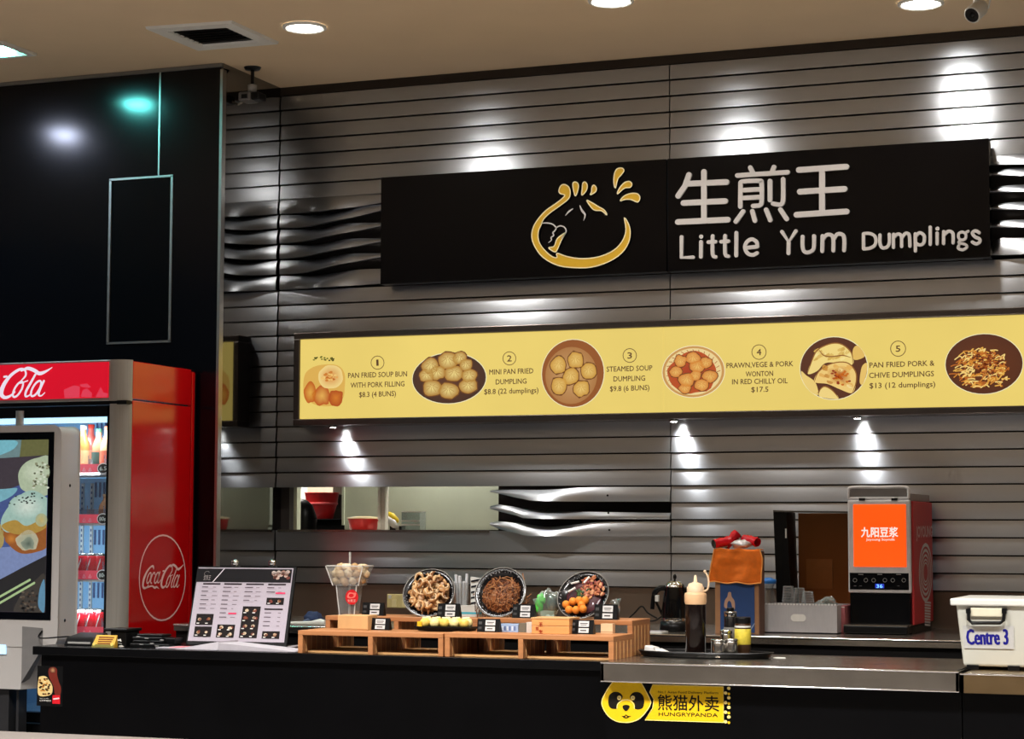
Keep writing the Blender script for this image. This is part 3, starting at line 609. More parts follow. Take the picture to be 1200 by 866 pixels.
for q in ([(345, 262), (400, 238), (432, 244), (430, 304), (350, 308)], [(436, 300), (448, 264), (470, 254), (498, 280), (496, 304)], [(516, 302), (536, 264), (544, 246), (560, 276), (584, 282), (580, 302)], [(430, 234), (470, 228), (492, 246), (480, 252), (440, 246)]): s.poly(q, PK, 1)
s.build('lettering', lit_red, hd)
m = MB(); m.box(fx0, fx1-.003, fy0+.004, fy0+.05, 1.992, 2.010); m.build('header_gap', black, t)
dz0, dz1 = .64, 1.985; ix1 = fx1-.085; ix0 = fx0+.05
m = MB(); m.box(ix1-.012, ix1, fy0, fy0+.045, dz0-.04, dz1); m.box(fx0, ix0, fy0, fy0+.045, dz0-.04, dz1); m.box(ix0, ix1, fy0, fy0+.045, dz1-.045, dz1); m.box(ix0, ix1, fy0, fy0+.045, dz0-.04, dz0); m.build('door_frame', black_pl, t)
m = MB(); m.box(ix0, ix1-.012, fy0+.012, fy0+.018, dz0, dz1-.045); m.build('glass_door', glass_mat('door_glass', (246, 250, 252), .06), t)
m = MB(); m.tube([(-5.355, fy0-.03, 1.1), (-5.355, fy0-.03, 1.97)], .018, 12); m.build('door_handle', silverp, t)
m = MB(); m.box(fx0, fx1-.003, fy0, fy0+.05, .1, dz0-.05); m.build('grille', black_pl, t)
inner = mat('glowing_blue_liner', (120, 168, 206), .4, nz=.03, emit=.10)  # faint emission stands in for tube light on the liner
m = MB(); m.box(ix0, ix1, fy1-.06, fy1-.04, dz0, dz1); m.box(ix0-.01, ix0, fy0+.05, fy1-.04, dz0, dz1); m.box(ix0, ix1, fy0+.05, fy1-.04, dz0-.02, dz0); m.box(ix1-.002, ix1+.02, fy0+.05, fy1-.04, dz0, dz1)
m.build('liner', inner, t)
m = MB(); m.box(ix0+.02, ix1-.02, fy0+.028, fy0+.05, W(80, 492, fy0).z-.012, W(80, 492, fy0).z+.012); m.build('light_tube', mat('fridge_tube', (190, 225, 245), .4, emit=1.6, nz=0), t)
area('fridge_light', ((ix0+ix1)/2, fy0+.07, 1.90), .6, 4.5, (.86, .94, 1), 'RECTANGLE', (.35, 0, 0), .03)
for zz in (1.7, 1.40, 1.1): area('fridge_light', ((ix0+ix1)/2, fy0+.055, zz), .5, 1.6, (.86, .94, 1), 'RECTANGLE', (PI/2, 0, 0), .03)
shz = [W(118, y, fy0+.06).z for y in (556, 615, 681, 747)]; pw = 0
for si, z in enumerate(shz):
    m = MB(); m.box(ix0+.01, ix1-.01, fy0+.06, fy1-.08, z, z+.006); m.box(ix0+.01, ix1-.01, fy0+.056, fy0+.06, z-.003, z+.007); o = m.build('shelf', white_pl, t)
    m = MB(); m.box(ix0+.01, ix1-.014, fy0+.052, fy0+.058, z+.008, z+.046); m.build('price_rail', mat('glowing_pink_rail', (224, 70, 88), .4, emit=.4), o)  # rail emits a little, fridge light put into its colour
    s = vsheet(fy0+.0515); y = (550, 609, 675, 741)[si]; s.view(0, 0, 1); X = 121-si*.4
    if si < 3:
        s.disc((X, y-1), 7, 6.5, (250, 250, 250), 1); s.disc((X, y-1), 6, 5.4, (20, 24, 22), 2); s.text('80¢' if si else '6.5', (X-4, y+1.5), (X+4, y+1), 4.6, (240, 250, 245), 3, bold=.02)
    for q in (97, 104): s.line([(q, y+2), (q+1.5, y-2), (q+3, y+2), (q+.2, y+2)], .003, (250, 215, 220), 1)
    s.build('price_print', prn, o)
    for k in range(4):
        m = MB(); x = W(112+5*k, 600, fy1-.062).x; z1 = (z-.02 if si == 0 else shz[si-1]-.012) if si else z+.26
        m.box(x-.004, x+.004, fy1-.066, fy1-.0605, z1-.08, z1-.01) if si else m.box(x-.002, x+.006, fy1-.066, fy1-.0605, z+.20, z+.26); m.build('vent_slot', mat('slot_blue', (40, 70, 120), .5), t)
    m = MB()
    for k in range(4): x = ix1-.06-.085*k; m.box(x-.001, x+.001, fy0+.07, fy0+.25, z+.006, z+.07); m.box(x-.001, x+.001, fy0+.06, fy0+.066, z+.006, z+.085)
    m.build('divider', clear, o)
for a in (W(96, 600, fy1-.07).x, W(107, 600, fy1-.07).x):
    m = MB(); m.box(a-.007, a+.007, fy1-.07, fy1-.06, dz0, 1.66)
    m.build('shelf_rail', white_pl, t)
    m = MB()
    for k in range(40): m.box(a-.003, a+.003, fy1-.0712, fy1-.07, dz0+.02+k*.025, dz0+.032+k*.025)
    m.build('slots', mat('slot_blue', (40, 70, 120), .5), t, kind='stuff')
s = Sheet((fx1+.001, 0, 0), (0, 1, 0), (0, 0, 1))
s.view(150, 620, 7.22); CP = (236, 190, 188)
s.line([(290+195*math.cos(a)*1.0+6*math.sin(a), 412-360*math.sin(a)) for a in [2*PI*i/36 for i in range(36)]], .007, CP, 1, closed=True)
cola(s, (118, 510), (445, 506), (470, 292), (132, 306), CP); s.build('lettering', prn_gloss, t)
seat(t, ((fx0+fx1)/2, (fy0+fy1)/2, 0))
# drinks inside
def can(p, z, lab, n=0):
    t = thing('drink_can', lab, 'can', 'red drink cans in the fridge'); r = .031
    m = MB(); m.lathe([(0, 0), (.024, 0), (r, .008), (r, .095), (.028, .104)], (p.x, p.y, z), 18, (196, 22, 36)); m.build('body', print_mat('can_red', rough=.25, coat=.4, emit=0), t)
    m = MB(); m.lathe([(.028, .104), (.026, .112), (.027, .114), (.024, .110), (0, .109)], (p.x, p.y, z), 16); m.build('lid', chrome, t)
    m = MB(); q = [(p.x+(r+.0006)*math.sin(a), p.y-(r+.0006)*math.cos(a)) for a in [-.5+.1*i for i in range(8)]]
    m.add([(x, y, z+.02+.06*(i/7)+d) for d in (0, .016) for i, (x, y) in enumerate(q)], [(i, i+1, 9+i, 8+i) for i in range(7)]); m.build('label', white_pl, t)
    seat(t, (p.x, p.y, z)); return t
posn = ['touching the kiosk edge', 'in the middle', 'nearest the silver post']
for si, names in ((2, 'third'), (3, 'bottom')):
    for k, px in enumerate((97, 108, 120)):
        p = W(px, 700, fy0+.11); can(p, shz[si]+.006, f'red drink can on the {names} fridge shelf, {posn[k]}')
for si in (2, 3):
    for k, px in enumerate((101, 113)):
        p = W(px, 700, fy0+.185); can(p, shz[si]+.006, f'red drink can in the second row of the {"third" if si == 2 else "bottom"} fridge shelf, on the {"left" if k == 0 else "right"}')
def bottle(p, z, h, r, body, cap, label, lab, cat='bottle', name='drink_bottle'):
    t = thing(name, lab, cat, 'bottles in the fridge')
    m = MB(); m.lathe([(0, 0), (r*.9, 0), (r, .01), (r, h*.5), (r*.92, h*.62), (r*.42, h*.82), (r*.4, h*.93)], (p.x, p.y, z), 18, body); m.build('body', print_mat('juice_plastic', rough=.25, coat=.4), t)
    m = MB(); m.lathe([(r*.45, h*.92), (r*.47, h), (0, h)], (p.x, p.y, z), 14, cap); m.build('cap', prn, t)
    m = MB(); m.lathe([(r*1.01, h*.2), (r*1.01, h*.48)], (p.x, p.y, z), 18, label); m.build('label', prn, t); seat(t, (p.x, p.y, z))
bottle(W(127, 500, fy0+.12), shz[0]+.006, .21, .036, (242, 196, 140), (226, 90, 60), (230, 120, 90), 'plump cream bottle with a red cap on the top fridge shelf by the post')
bottle(W(116, 500, fy0+.13), shz[0]+.006, .20, .030, (230, 130, 96), (70, 110, 90), (60, 90, 80), 'orange juice bottle with a green cap on the top fridge shelf')
bottle(W(98, 500, fy0+.12), shz[0]+.006, .215, .030, (222, 120, 60), (230, 230, 230), (240, 170, 120), 'amber juice bottle on the top fridge shelf beside the kiosk')
bottle(W(107, 500, fy0+.21), shz[0]+.006, .225, .032, (228, 96, 84), (226, 60, 40), (236, 150, 120), 'pinkish red bottle at the back of the top fridge shelf')
bottle(W(124, 600, fy0+.12), shz[1]+.006, .13, .032, (164, 112, 70), (190, 150, 110), (110, 70, 40), 'short brown bottle on the second fridge shelf')
# ------------------------------------------------------------------ self-service kiosk
ky = -1.40; kx1 = W(68, 620, ky).x; kx0 = kx1-.56; kz0, kz1 = W(68, 757, ky).z, W(66, 500, ky).z
kio = mat('kiosk_grey_shell', (176, 172, 168), .45, 0, .03, 8)
t = thing('order_kiosk', 'pale grey touchscreen kiosk showing filled buns and chopsticks', 'kiosk')
m = MB(); r = .035; out = []
for cx, cz, a0 in ((kx1-r, kz1-r, 0), (kx0+r, kz1-r, PI/2), (kx0+r, kz0+r, PI), (kx1-r, kz0+r, 1.5*PI)):
    for i in range(7): a = a0+PI/2*i/6; out.append((cx+r*math.cos(a), cz+r*math.sin(a)))
n = len(out); m.add([(x, y, z) for y in (ky, ky+.15) for x, z in out], [(i, (i+1) % n, n+(i+1) % n, n+i) for i in range(n)]+[tuple(range(n)), tuple(range(n, 2*n))[::-1]])
m.build('shell', kio, t, bevel=.008)
s = vsheet(ky-.003); B = [W(62, 506, ky), W(57, 727, ky)]
m = MB(); m.box(kx0+.02, W(62, 600, ky).x, ky-.003, ky+.002, B[1].z, B[0].z); m.build('bezel', black_gloss, t, bevel=.006)
dx0, dx1, dz0_, dz1_ = kx0+.045, W(56, 600, ky).x, W(54, 718, ky).z, W(58, 515, ky).z
s = Sheet((0, ky-.0035, 0), (1, 0, 0), (0, 0, 1)); s.view(0, 480, 4.33)
def R2(x0, x1, z0, z1, c, l): s.tri([(x0, z0), (x1, z0), (x1, z1), (x0, z1)], [(0, 1, 2, 3)], c, l)
R2(dx0, dx1, dz0_, dz1_, (62, 54, 62), 1)
pxl = lambda x: s.p((x, 600)).x
def clipx(pts):                                                                 # keep the picture inside the display
    o = [s.p(a) for a in pts]; return [(min(max(q.x, dx0), dx1), min(max(q.y, dz0_), dz1_)) for q in o]
def P(pts, c, l, smooth=True):
    q = smooth_line([V3(*s.p(a), 0) for a in pts], 5, True) if smooth else [V3(*s.p(a), 0) for a in pts]
    s.poly([(min(max(a.x, dx0), dx1), min(max(a.y, dz0_), dz1_)) for a in q], c, l, True)
P([(-320, 150), (110, 150), (100, 240), (-320, 262)], (110, 138, 140), 2, False); P([(110, 150), (256, 150), (256, 230), (100, 240)], (104, 104, 62), 2, False); P([(-100, 150), (76, 156), (80, 190), (30, 220), (-60, 240)], (120, 186, 200), 3)
P([(-320, 470), (0, 420), (120, 376), (256, 340), (248, 690), (120, 760), (0, 840), (-320, 960)], (66, 84, 138), 3, False); P([(-320, 420), (0, 404), (90, 402), (0, 470), (-320, 560)], (120, 176, 190), 4)
P([(0, 700), (120, 690), (240, 680), (240, 740), (120, 800), (0, 862)], (122, 138, 182), 4, False)
P([(100, 380), (96, 320), (130, 270), (190, 245), (256, 246), (256, 420), (180, 430), (120, 410)], (176, 190, 160), 5); 
s.disc((180, 318), 74, 62, (208, 218, 192), 5.5, edge=(176, 190, 160))
for i in range(46): s.disc((215+random.uniform(-44, 34), 340+random.uniform(-70, 60)), 7, 5, random.choice([(214, 220, 200), (90, 92, 70), (140, 140, 110)]), 6, n=7, lump=.4, seed=i)
P([(-60, 600), (0, 580), (20, 620), (16, 690), (-40, 720)], (170, 150, 90), 6)
P([(10, 600), (60, 620), (180, 620), (246, 590), (244, 690), (190, 722), (110, 730), (50, 690), (20, 640)], (150, 84, 28), 6); P([(6, 570), (40, 500), (110, 430), (170, 410), (230, 440), (250, 470), (248, 570), (200, 610), (100, 620), (30, 620)], (160, 192, 180), 7)
P([(10, 590), (80, 560), (140, 590), (244, 540), (246, 590), (170, 630), (70, 630)], (176, 140, 60), 8)
s.disc((140, 492), 96, 66, (216, 228, 214), 7.5, edge=(160, 192, 180)); s.disc((212, 560), 30, 34, (196, 176, 110), 8.2, edge=(168, 176, 140)); s.disc((60, 655), 34, 30, (206, 130, 46), 6.5, edge=(150, 84, 28))
s.disc((145, 665), 60, 48, (150, 164, 140), 8, edge=(190, 180, 150), lump=.25); s.disc((148, 680), 36, 28, (82, 96, 84), 9, edge=(140, 150, 130), lump=.4)
for i in range(22): s.disc((140+random.gauss(0, 34), 458+random.gauss(0, 16)), 6, 3.6, (30, 36, 34), 9, n=6)
s.view(0, 660, 4.204)
P([(-340, 235), (-40, 120), (0, 82), (110, 22), (236, -38), (236, 240), (-340, 250)], (14, 13, 18), 5, False); 
P([(70, 225), (110, 150), (180, 80), (224, 60), (222, 242), (90, 240)], (52, 46, 40), 6)
for i in range(50): s.disc((165+random.uniform(-60, 50), 170+random.uniform(-40, 66)), 8, 6, random.choice([(96, 84, 70), (20, 18, 18), (70, 56, 46)]), 7, n=7, lump=.4, seed=i)
P([(190, 190), (200, 120), (222, 84), (222, 234), (198, 226)], (90, 140, 170), 8)
for a, b in (((-60, 200), (150, 82)), ((-60, 232), (172, 97))): s.line([a, b], .010, (170, 196, 140), 9)
s.build('display', screen, t)
m = MB(); m.lathe([(0, 0), (.006, 0), (.007, .003)], W(0, 0, 0), 10); m = MB()
for q in ((82, 569), (76, 727)):
    p = on_plane(*q, V3(kx1, 0, 0), V3(1, 0, 0)); m.ball(p, (.003, .007, .007), 10, 6)
m.build('lock', black, t)
px1 = W(37, 780, ky+.03).x; bz0 = W(20, 808, ky).z
m = MB(); m.hexa([(kx0+.02, ky+.004, bz0), (W(24, 780, ky).x, ky+.004, bz0), (px1, ky+.14, bz0), (kx0+.02, ky+.14, bz0), (kx0+.02, ky+.004, kz0+.002), (W(26, 780, ky).x, ky+.004, kz0+.002), (px1+.02, ky+.14, kz0+.002), (kx0+.02, ky+.14, kz0+.002)]); m.build('pedestal', kio, t)
a, b, c_, d = [W(*q, ky-.001) for q in ((26, 734), (50, 736), (50, 759), (25, 800))]
m = MB(); m.add([a, b, c_, d, V3(*a)+V3(0, .05, 0), V3(*b)+V3(0, .02, 0), V3(*c_)+V3(0, .02, 0), V3(*d)+V3(0, .05, 0)], [(0, 1, 2, 3), (4, 7, 6, 5), (0, 4, 5, 1), (1, 5, 6, 2), (2, 6, 7, 3), (3, 7, 4, 0)]); m.build('scanner_hood', mat('mid_grey_plastic', (112, 110, 108), .5), t)
p = W(3, 761, ky); m = MB(); m.box(p.x-.04, p.x+.018, ky-.004, ky+.006, p.z-.02, p.z+.02); m.build('card_reader_light', mat('pale_blue_glow', (176, 214, 240), .4, emit=.9, nz=0), t)
m = MB(); m.box(W(3, 830, ky).x-.3, W(10, 830, ky).x-.02, ky+.03, ky+.11, 0, bz0); m.box(W(11, 830, ky).x, W(14, 830, ky).x, ky+.05, ky+.11, 0, bz0); m.build('leg', mat('dark_grey_metal', (58, 58, 60), .4, .6), t)
m = MB(); m.box(kx0, kx1-.1, ky-.12, ky+.14, 0, .02); m.build('foot_plate', mat('dark_grey_metal', (58, 58, 60), .4, .6), t)
seat(t, ((kx0+kx1)/2, ky+.075, 0))
# ------------------------------------------------------------------ counters
CZ, CF, CB = .97, -1.82, -1.32; BZ, BF = .975, -1.92; SZ, SF = 1.03, -.98
cxl = W(38, 764, CF).x; bxl = W(704, 780, BF).x; bxm = W(1125, 790, BF).x
front_m = mat('black_counter_front', (3, 3, 4), .35, 0, .1, 6, spec=.12)
t = thing('front_counter', 'long black service counter carrying the food display and the menu stand', 'counter')
m = MB(); m.box(cxl, bxl-.001, CF, CB, CZ-.034, CZ); m.build('worktop', mat('black_worktop', (8, 8, 9), .22, 0, .1, 10), t, bevel=.002)
m = MB(); m.box(cxl+.03, bxl-.001, CF+.02, CB+.04-.04, 0, CZ-.034); m.build('front_panel', front_m, t); seat(t, (-3.6, (CF+CB)/2, 0))
t = thing('steel_bench', 'steel topped bench with a black base and a yellow sticker', 'bench')
by1 = -1.22
m = MB(); m.box(bxl, bxm-.004, BF, by1, BZ-.004, BZ); m.box(bxl, bxm-.004, BF, BF+.012, BZ-.07, BZ); m.box(bxl, bxl+.012, BF, by1, BZ-.07, BZ); m.box(bxm-.016, bxm-.004, BF, by1, BZ-.07, BZ); m.build('worktop', steel_bench, t, bevel=.0015)
m = MB(); m.tube([(bxl, BF-.001, BZ-.003), (bxm-.004, BF-.001, BZ-.003)], .0035, 8); m.tube([(bxl, BF-.001, BZ-.069), (bxm-.004, BF-.001, BZ-.069)], .0025, 8); m.build('rolled_edge', chrome, t)
fy = BF+.05; m = MB(); m.box(bxl+.004, bxm-.004, fy, by1, 0, BZ-.07); fp = m.build('front_panel', front_m, t)
m = MB(); m.box(bxl+.0, bxm-.02, by1-.02, by1, .92, BZ-.004); m.build('rear_edge', black, t)
m = MB(); p = G(893, 776, BZ); m.lathe([(0, .0), (.016, .0), (.022, .003), (.024, 0)], (p.x, -1.45, BZ), 14, sy=.5); m.build('cable_cap', white_pl, t)
s = vsheet(fy-.0005, .0006).view(690, 760, 5.714); YE = (222, 180, 20); DK = (22, 18, 10); RM = (238, 214, 130)
pan = [(180, 214), (250, 212), (325, 214), (352, 232), (380, 280), (412, 345), (414, 370), (395, 408), (345, 465), (290, 490), (235, 494), (180, 484), (130, 450), (95, 395), (88, 355), (105, 310), (145, 245)]
s.spoly(pan, YE, 2); s.line(pan, .003, RM, 3, smooth=3, closed=True)
s.spoly([(132, 370), (136, 320), (160, 294), (200, 292), (228, 320), (214, 350), (194, 380), (190, 402), (150, 400)], DK, 3); s.spoly([(276, 322), (300, 294), (340, 294), (366, 320), (372, 365), (356, 402), (312, 404), (306, 370), (290, 350)], DK, 3)
s.disc((205, 330), 14, 15, RM, 4); s.disc((296, 330), 14, 15, RM, 4); s.disc((204, 330), 6, 7, (180, 170, 120), 5); s.disc((297, 330), 6, 7, (180, 170, 120), 5)
s.line([(190, 400), (196, 370), (230, 346), (272, 346), (302, 372), (306, 402)], .003, RM, 4, smooth=4)
s.spoly([(228, 384), (250, 376), (274, 384), (268, 404), (250, 418), (232, 404)], DK, 4); s.line([(222, 452), (240, 454), (250, 444), (262, 454), (282, 452)], [.001, .004, .003, .004, .001], DK, 4, smooth=4); s.line([(234, 460), (250, 464), (266, 459)], .003, DK, 4)
tk = [(428, 242), (902, 256), (904, 495), (376, 478), (428, 400), (436, 340), (408, 292)]
s.poly(tk, YE, 1); s.line(tk, .0025, RM, 2, closed=True)
s.text('No.1 Asian Food Delivery Platform', (464, 298), (868, 305), 16, DK, 2, bold=.012); s.text('熊猫外卖', (464, 402), (872, 412), 78, DK, 2, bold=.022); s.text('HUNGRYPANDA', (468, 450), (864, 458), 24, DK, 2, bold=.02)
for i in range(8):
    s.disc((916+(0 if i % 2 else 22), 266+i*32), 12, 11, RM, 1, 14); s.disc((916+(22 if i % 2 else 0), 272+i*32), 9, 9, YE, 1, 12) if i % 2 else None
s.build('sticker', prn, fp)
seat(t, ((bxl+bxm)/2, (BF+by1)/2, 0))
t = thing('steel_bench', 'short steel bench end under the white tub at the right edge', 'bench'); m = MB()
m.box(bxm, bxm+1.4, BF+.0, by1, BZ-.01, BZ-.006); m.box(bxm, bxm+1.4, BF, BF+.012, BZ-.072, BZ-.006); m.box(bxm, bxm+.012, BF, by1, BZ-.072, BZ-.006); m.build('worktop', mat('bronzed_steel', (160, 136, 100), .28, 1, .08, 9), t)
m = MB(); m.tube([(bxm, BF-.001, BZ-.009), (bxm+1.4, BF-.001, BZ-.009)], .003, 8); m.build('rolled_edge', chrome, t)
m = MB(); m.box(bxm, bxm+1.4, fy, by1, 0, BZ-.072); m.build('front_panel', front_m, t); seat(t, (bxm+.7, (BF+by1)/2, 0))
t = thing('rear_shelf', 'long steel shelf with a dark front running along the back wall behind the counter', 'shelf')
m = MB(); m.box(SX+.01, 2.2, SF, -.002, SZ-.03, SZ); m.build('worktop', steel_bench, t)
m = MB(); m.box(SX+.01, 2.2, SF+.02, -.02, 0, SZ-.03); m.build('cupboard_front', mat('dark_cupboard', (16, 15, 15), .4), t); m = MB(); m.tube([(SX+.01, SF, SZ-.004), (2.2, SF, SZ-.004)], .005, 8); m.build('rolled_edge', chrome, t)
seat(t, (-1.5, SF/2, 0))
t = thing('dining_table', 'pale table whose rear edge shows at the bottom left corner', 'table')
m = MB(); m.box(-4.6, -3.0, -3.6, -2.93, .725, .75); m.build('tabletop', mat('pale_tabletop', (92, 84, 78), .45), t, bevel=.004)
for x in (-4.5, -3.1):
    for y in (-3.5, -3.03): m = MB(); m.box(x-.025, x+.025, y-.025, y+.025, 0, .725); m.build('leg', black, t)
seat(t, (-3.8, -3.26, 0))
s = vsheet(CF+.0195, .0005).view(0, 720, 5.933)                                                   # small poster on the black counter
t = MB(); a, b = W(44, 780, CF+.02), W(73, 828, CF+.02); t.box(a.x, b.x, CF+.0195, CF+.0199, b.z, a.z)
t = t.build('counter_poster', mat('poster_black', (8, 8, 9), .4), None); tag(t, 'small dark poster of noodles and a cola bottle on the black counter end', 'poster')
s.spoly([(268, 560), (268, 450), (285, 430), (320, 432), (350, 470), (366, 510), (350, 560)], (206, 180, 120), 1)
for i in range(34): s.disc((312+random.uniform(-36, 40), 500+random.uniform(-52, 54)), 9, 6, random.choice([(60, 40, 24), (228, 206, 150), (180, 120, 50), (120, 70, 30)]), 2, n=7, lump=.4, seed=i)
s.spoly([(340, 380), (370, 366), (396, 380), (398, 420), (410, 470), (424, 510), (418, 560), (384, 560), (372, 500), (340, 430)], (104, 36, 26), 1); s.disc((368, 388), 20, 18, (176, 130, 90), 2, edge=(90, 50, 36), lump=.2)
s.rect((366, 560), (418, 622), (196, 24, 36), 2); s.line([(374, 588), (410, 584)], .006, (240, 190, 190), 3); s.text('Spicy noodles', (276, 586), (342, 588), 7, (190, 184, 176), 2); s.text('COMBO', (276, 604), (356, 606), 11, (220, 216, 210), 2)
s.build('poster_print', prn, t); seat(t, (a.x, CF+.0199, b.z))
# ------------------------------------------------------------------ bamboo display risers
def riser(px0, px1, mids, y0, y1, top, label, base=CZ):
    t = thing('display_riser', label, 'display stand'); x0, x1 = W(px0, 750, y0).x, W(px1, 750, y0).x; th = .018; tz = W((px0+px1)/2, top, y0).z
    m = MB(); m.box(x0, x1, y0, y1, tz-th, tz); m.build('top_board', wood, t, bevel=.002)
    for px in [None]+mids+[-1]:
        x = x0+.0001 if px is None else (x1-.0201 if px == -1 else W(px, 750, y0).x)
        m = MB(); m.box(x, x+.02, y0+.001, y1-.001, base, tz-th); m.build('leg', wood, t, bevel=.0015)
        for k in range(5): 
            yy = y0+(y1-y0)*(k+.7)/5.4; m = MB(); m.box(x+.0195, x+.0212, yy, yy+.006, base+.004, tz-th-.004); m.build('batten', mat('pale_bamboo_strip', (208, 160, 104), .5), t)
    m = MB(); m.box(x0+.02, x1-.02, y0+.05, y0+.16, base+.0005, base+.008); m.build('bottom_board', mat('pale_bamboo_strip', (208, 160, 104), .5), t)
    seat(t, ((x0+x1)/2, (y0+y1)/2, base)); return tz
R1, R2_, R3 = -1.80, -1.56, -1.555
tzf = riser(349, 519, [431], R1, -1.565, 740.5, 'low bamboo display riser at the left front beside the menu stand')
riser(521, 719, [607], R1, -1.565, 743.5, 'low bamboo display riser at the right front under the wooden steamer')
tzr = riser(381, 559, [461], R2_, -1.335, 723, 'taller bamboo display riser behind, carrying the plate of curled dumplings')
riser(561, 741, [640], R2_, -1.335, 725.5, 'taller bamboo display riser behind, carrying the plate of orange balls')
TF = tzf; TR = tzr
def zt(px0, px1, y, top): return W((px0+px1)/2, top, y).z
TFr = zt(521, 719, R1, 743.5); TRr = zt(561, 741, R2_, 725.5)
def tent(px0, px1, pt, y, z, label):
    t = thing('price_card', label, 'sign', 'black price cards on the display'); p0, p1 = W(px0, 715, y), W(px1, 715, y); h = W(px0, pt, y).z-z
    m = MB(); m.hexa([(p0.x, y, z), (p1.x, y, z), (p1.x, y+.03, z), (p0.x, y+.03, z), (p0.x, y+.010, z+h), (p1.x, y+.010, z+h), (p1.x, y+.012, z+h), (p0.x, y+.012, z+h)]); m.build('card', mat('black_card', (12, 12, 12), .4), t)
    w_, sl = p1.x-p0.x, math.atan2(.010, h)
    s = Sheet((p0.x, y, z), (1, 0, 0), (0, math.sin(sl), math.cos(sl)), .0005)
    for a, b, c, d, col, l in ((.36, .80, .52, .92, (206, 206, 204), 1), (.36, .80, .10, .42, (206, 206, 204), 1), (.05, .2, .60, .8, (70, 70, 70), 1), (.05, .2, .22, .4, (60, 60, 60), 1), (.42, .74, .72, .78, (70, 66, 66), 2), (.44, .70, .62, .66, (90, 86, 86), 2), (.44, .70, .22, .30, (60, 58, 58), 2)):
        s.tri([(a*w_, c*h), (b*w_, c*h), (b*w_, d*h), (a*w_, d*h)], [(0, 1, 2, 3)], col, l)
    s.build('card_print', prn, t); seat(t, ((p0.x+p1.x)/2, y+.015, z))
tent(424, 449, 706, -1.50, TR, 'black price card on the rear riser beside the clear cookie cup')
tent(430, 456, 724, -1.66, TF, 'black price card on the front riser beside the plain wooden block')
tent(512, 538, 707, -1.54, TR, 'black price card leaning before the plate of curled dumplings')
tent(559, 585, 725, -1.70, TFr, 'black price card on the front riser to the right of the bun tray')
tent(600, 626, 708, -1.54, TRr, 'black price card before the plate of brown noodles')
tent(668, 695, 726, -1.70, TFr, 'black price card on the front riser right of the wooden steamer')
tent(696, 723, 708, -1.54, TRr, 'black price card before the plate of orange balls')
# plates on the rear riser
def plate(pc, rx, tilt, roll, y, z, name, lab, fill):
    c = W(*pc, y); r = rx/2416.5*((c-EYE).dot(fw)); t = thing(name, lab, 'plate')
    M = Matrix.Rotation(roll, 3, 'Y') @ Matrix.Rotation(tilt, 3, 'X')
    prof = [(0, -.028), (r*.5, -.028), (r*.86, -.010), (r, .006), (r*.985, .010), (r*.84, -.004), (r*.5, -.020), (0, -.020)]
    m = MB(); m.lathe(prof, (0, 0, 0), 40); m.xf(M.to_4x4()); low = min(v.z for v in m.v); c.z = z-low
    m.xf(Matrix.Translation(c)); m.build('dish', mat('black_glaze_dish', (14, 14, 16), .25, 0, .1, 30, coat=.5), t)
    m = MB(); q = [V3(r*1.0*math.cos(2*PI*i/48), r*math.sin(2*PI*i/48), .0085) for i in range(49)]; m.tube([M @ a+c for a in q], .0022, 6, caps=False); m.build('rim', mat('silver_dish_rim', (128, 124, 118), .35, .5), t)
    m = MB()
    for i in range(60):
        a, k = random.uniform(0, 6.3), random.uniform(.86, .96); q = V3(r*k*math.cos(a), r*k*math.sin(a), -.0035+(k-.85)*.09)
        m.ball(M @ q+c, random.uniform(.0015, .0035), 6, 4, (150, 150, 150))
    m.build('rim_glints', prn, t, kind='stuff'); fill(t, c, M, r)  # pale grey beads stand in for reflections along the dish edge
    return t
def fill_curls(t, c, M, r):
    m = MB(); m.ball(c+M @ V3(0, 0, -.020), (r*.80, r*.78, .030), 24, 12, (150, 108, 70), lump=.2, M=M)
    for i in range(70):
        a, k = random.uniform(0, 6.3), r*.74*math.sqrt(random.random()); m.ball(c+M @ V3(k*math.cos(a), k*math.sin(a), .004+.014*(1-k/r)), (random.uniform(.008, .018), random.uniform(.006, .012), .007), 8, 6, random.choice([(206, 168, 120), (176, 130, 84), (226, 196, 152), (146, 100, 62), (196, 160, 130)]), lump=.7, M=M @ Matrix.Rotation(i*1.7, 3, 'Z') @ Matrix.Rotation(random.uniform(-.6, .6), 3, 'X'), seed=i)
    m.build('crumpled_dumplings', food, t, kind='stuff')
    for i in range(24):
        a, k = i*2.4, r*.80*math.sqrt((i+.5)/24); b = random.uniform(0, 6.3); h = .012+.03*(1-k/r)+random.uniform(0, .01)
        q = [V3(k*math.cos(a)+.019*math.cos(b+s*1.1)*(1-.1*s), k*math.sin(a)+.019*math.sin(b+s*1.1), h+.006*math.sin(s*1.3)-.014) for s in range(5)]
        m = MB(); cc_ = random.choice([(196, 150, 100), (164, 116, 72), (212, 176, 130), (136, 90, 54), (186, 132, 80)])
        pth = smooth_line([M @ p+c for p in q], 3); m.tube(pth, [.003, .006, .010, .012, .013, .011, .009, .010, .008, .006, .005, .004, .002], 8, cc_, flat=.55)
        ed = M @ V3(0, 0, 1)*.007; m.tube([p+ed+Vector((random.uniform(-.003, .003), 0, random.uniform(-.003, .003))) for p in pth[2:11]], .0028, 5, (220, 190, 150)); m.build('curled_dumpling', food, t)
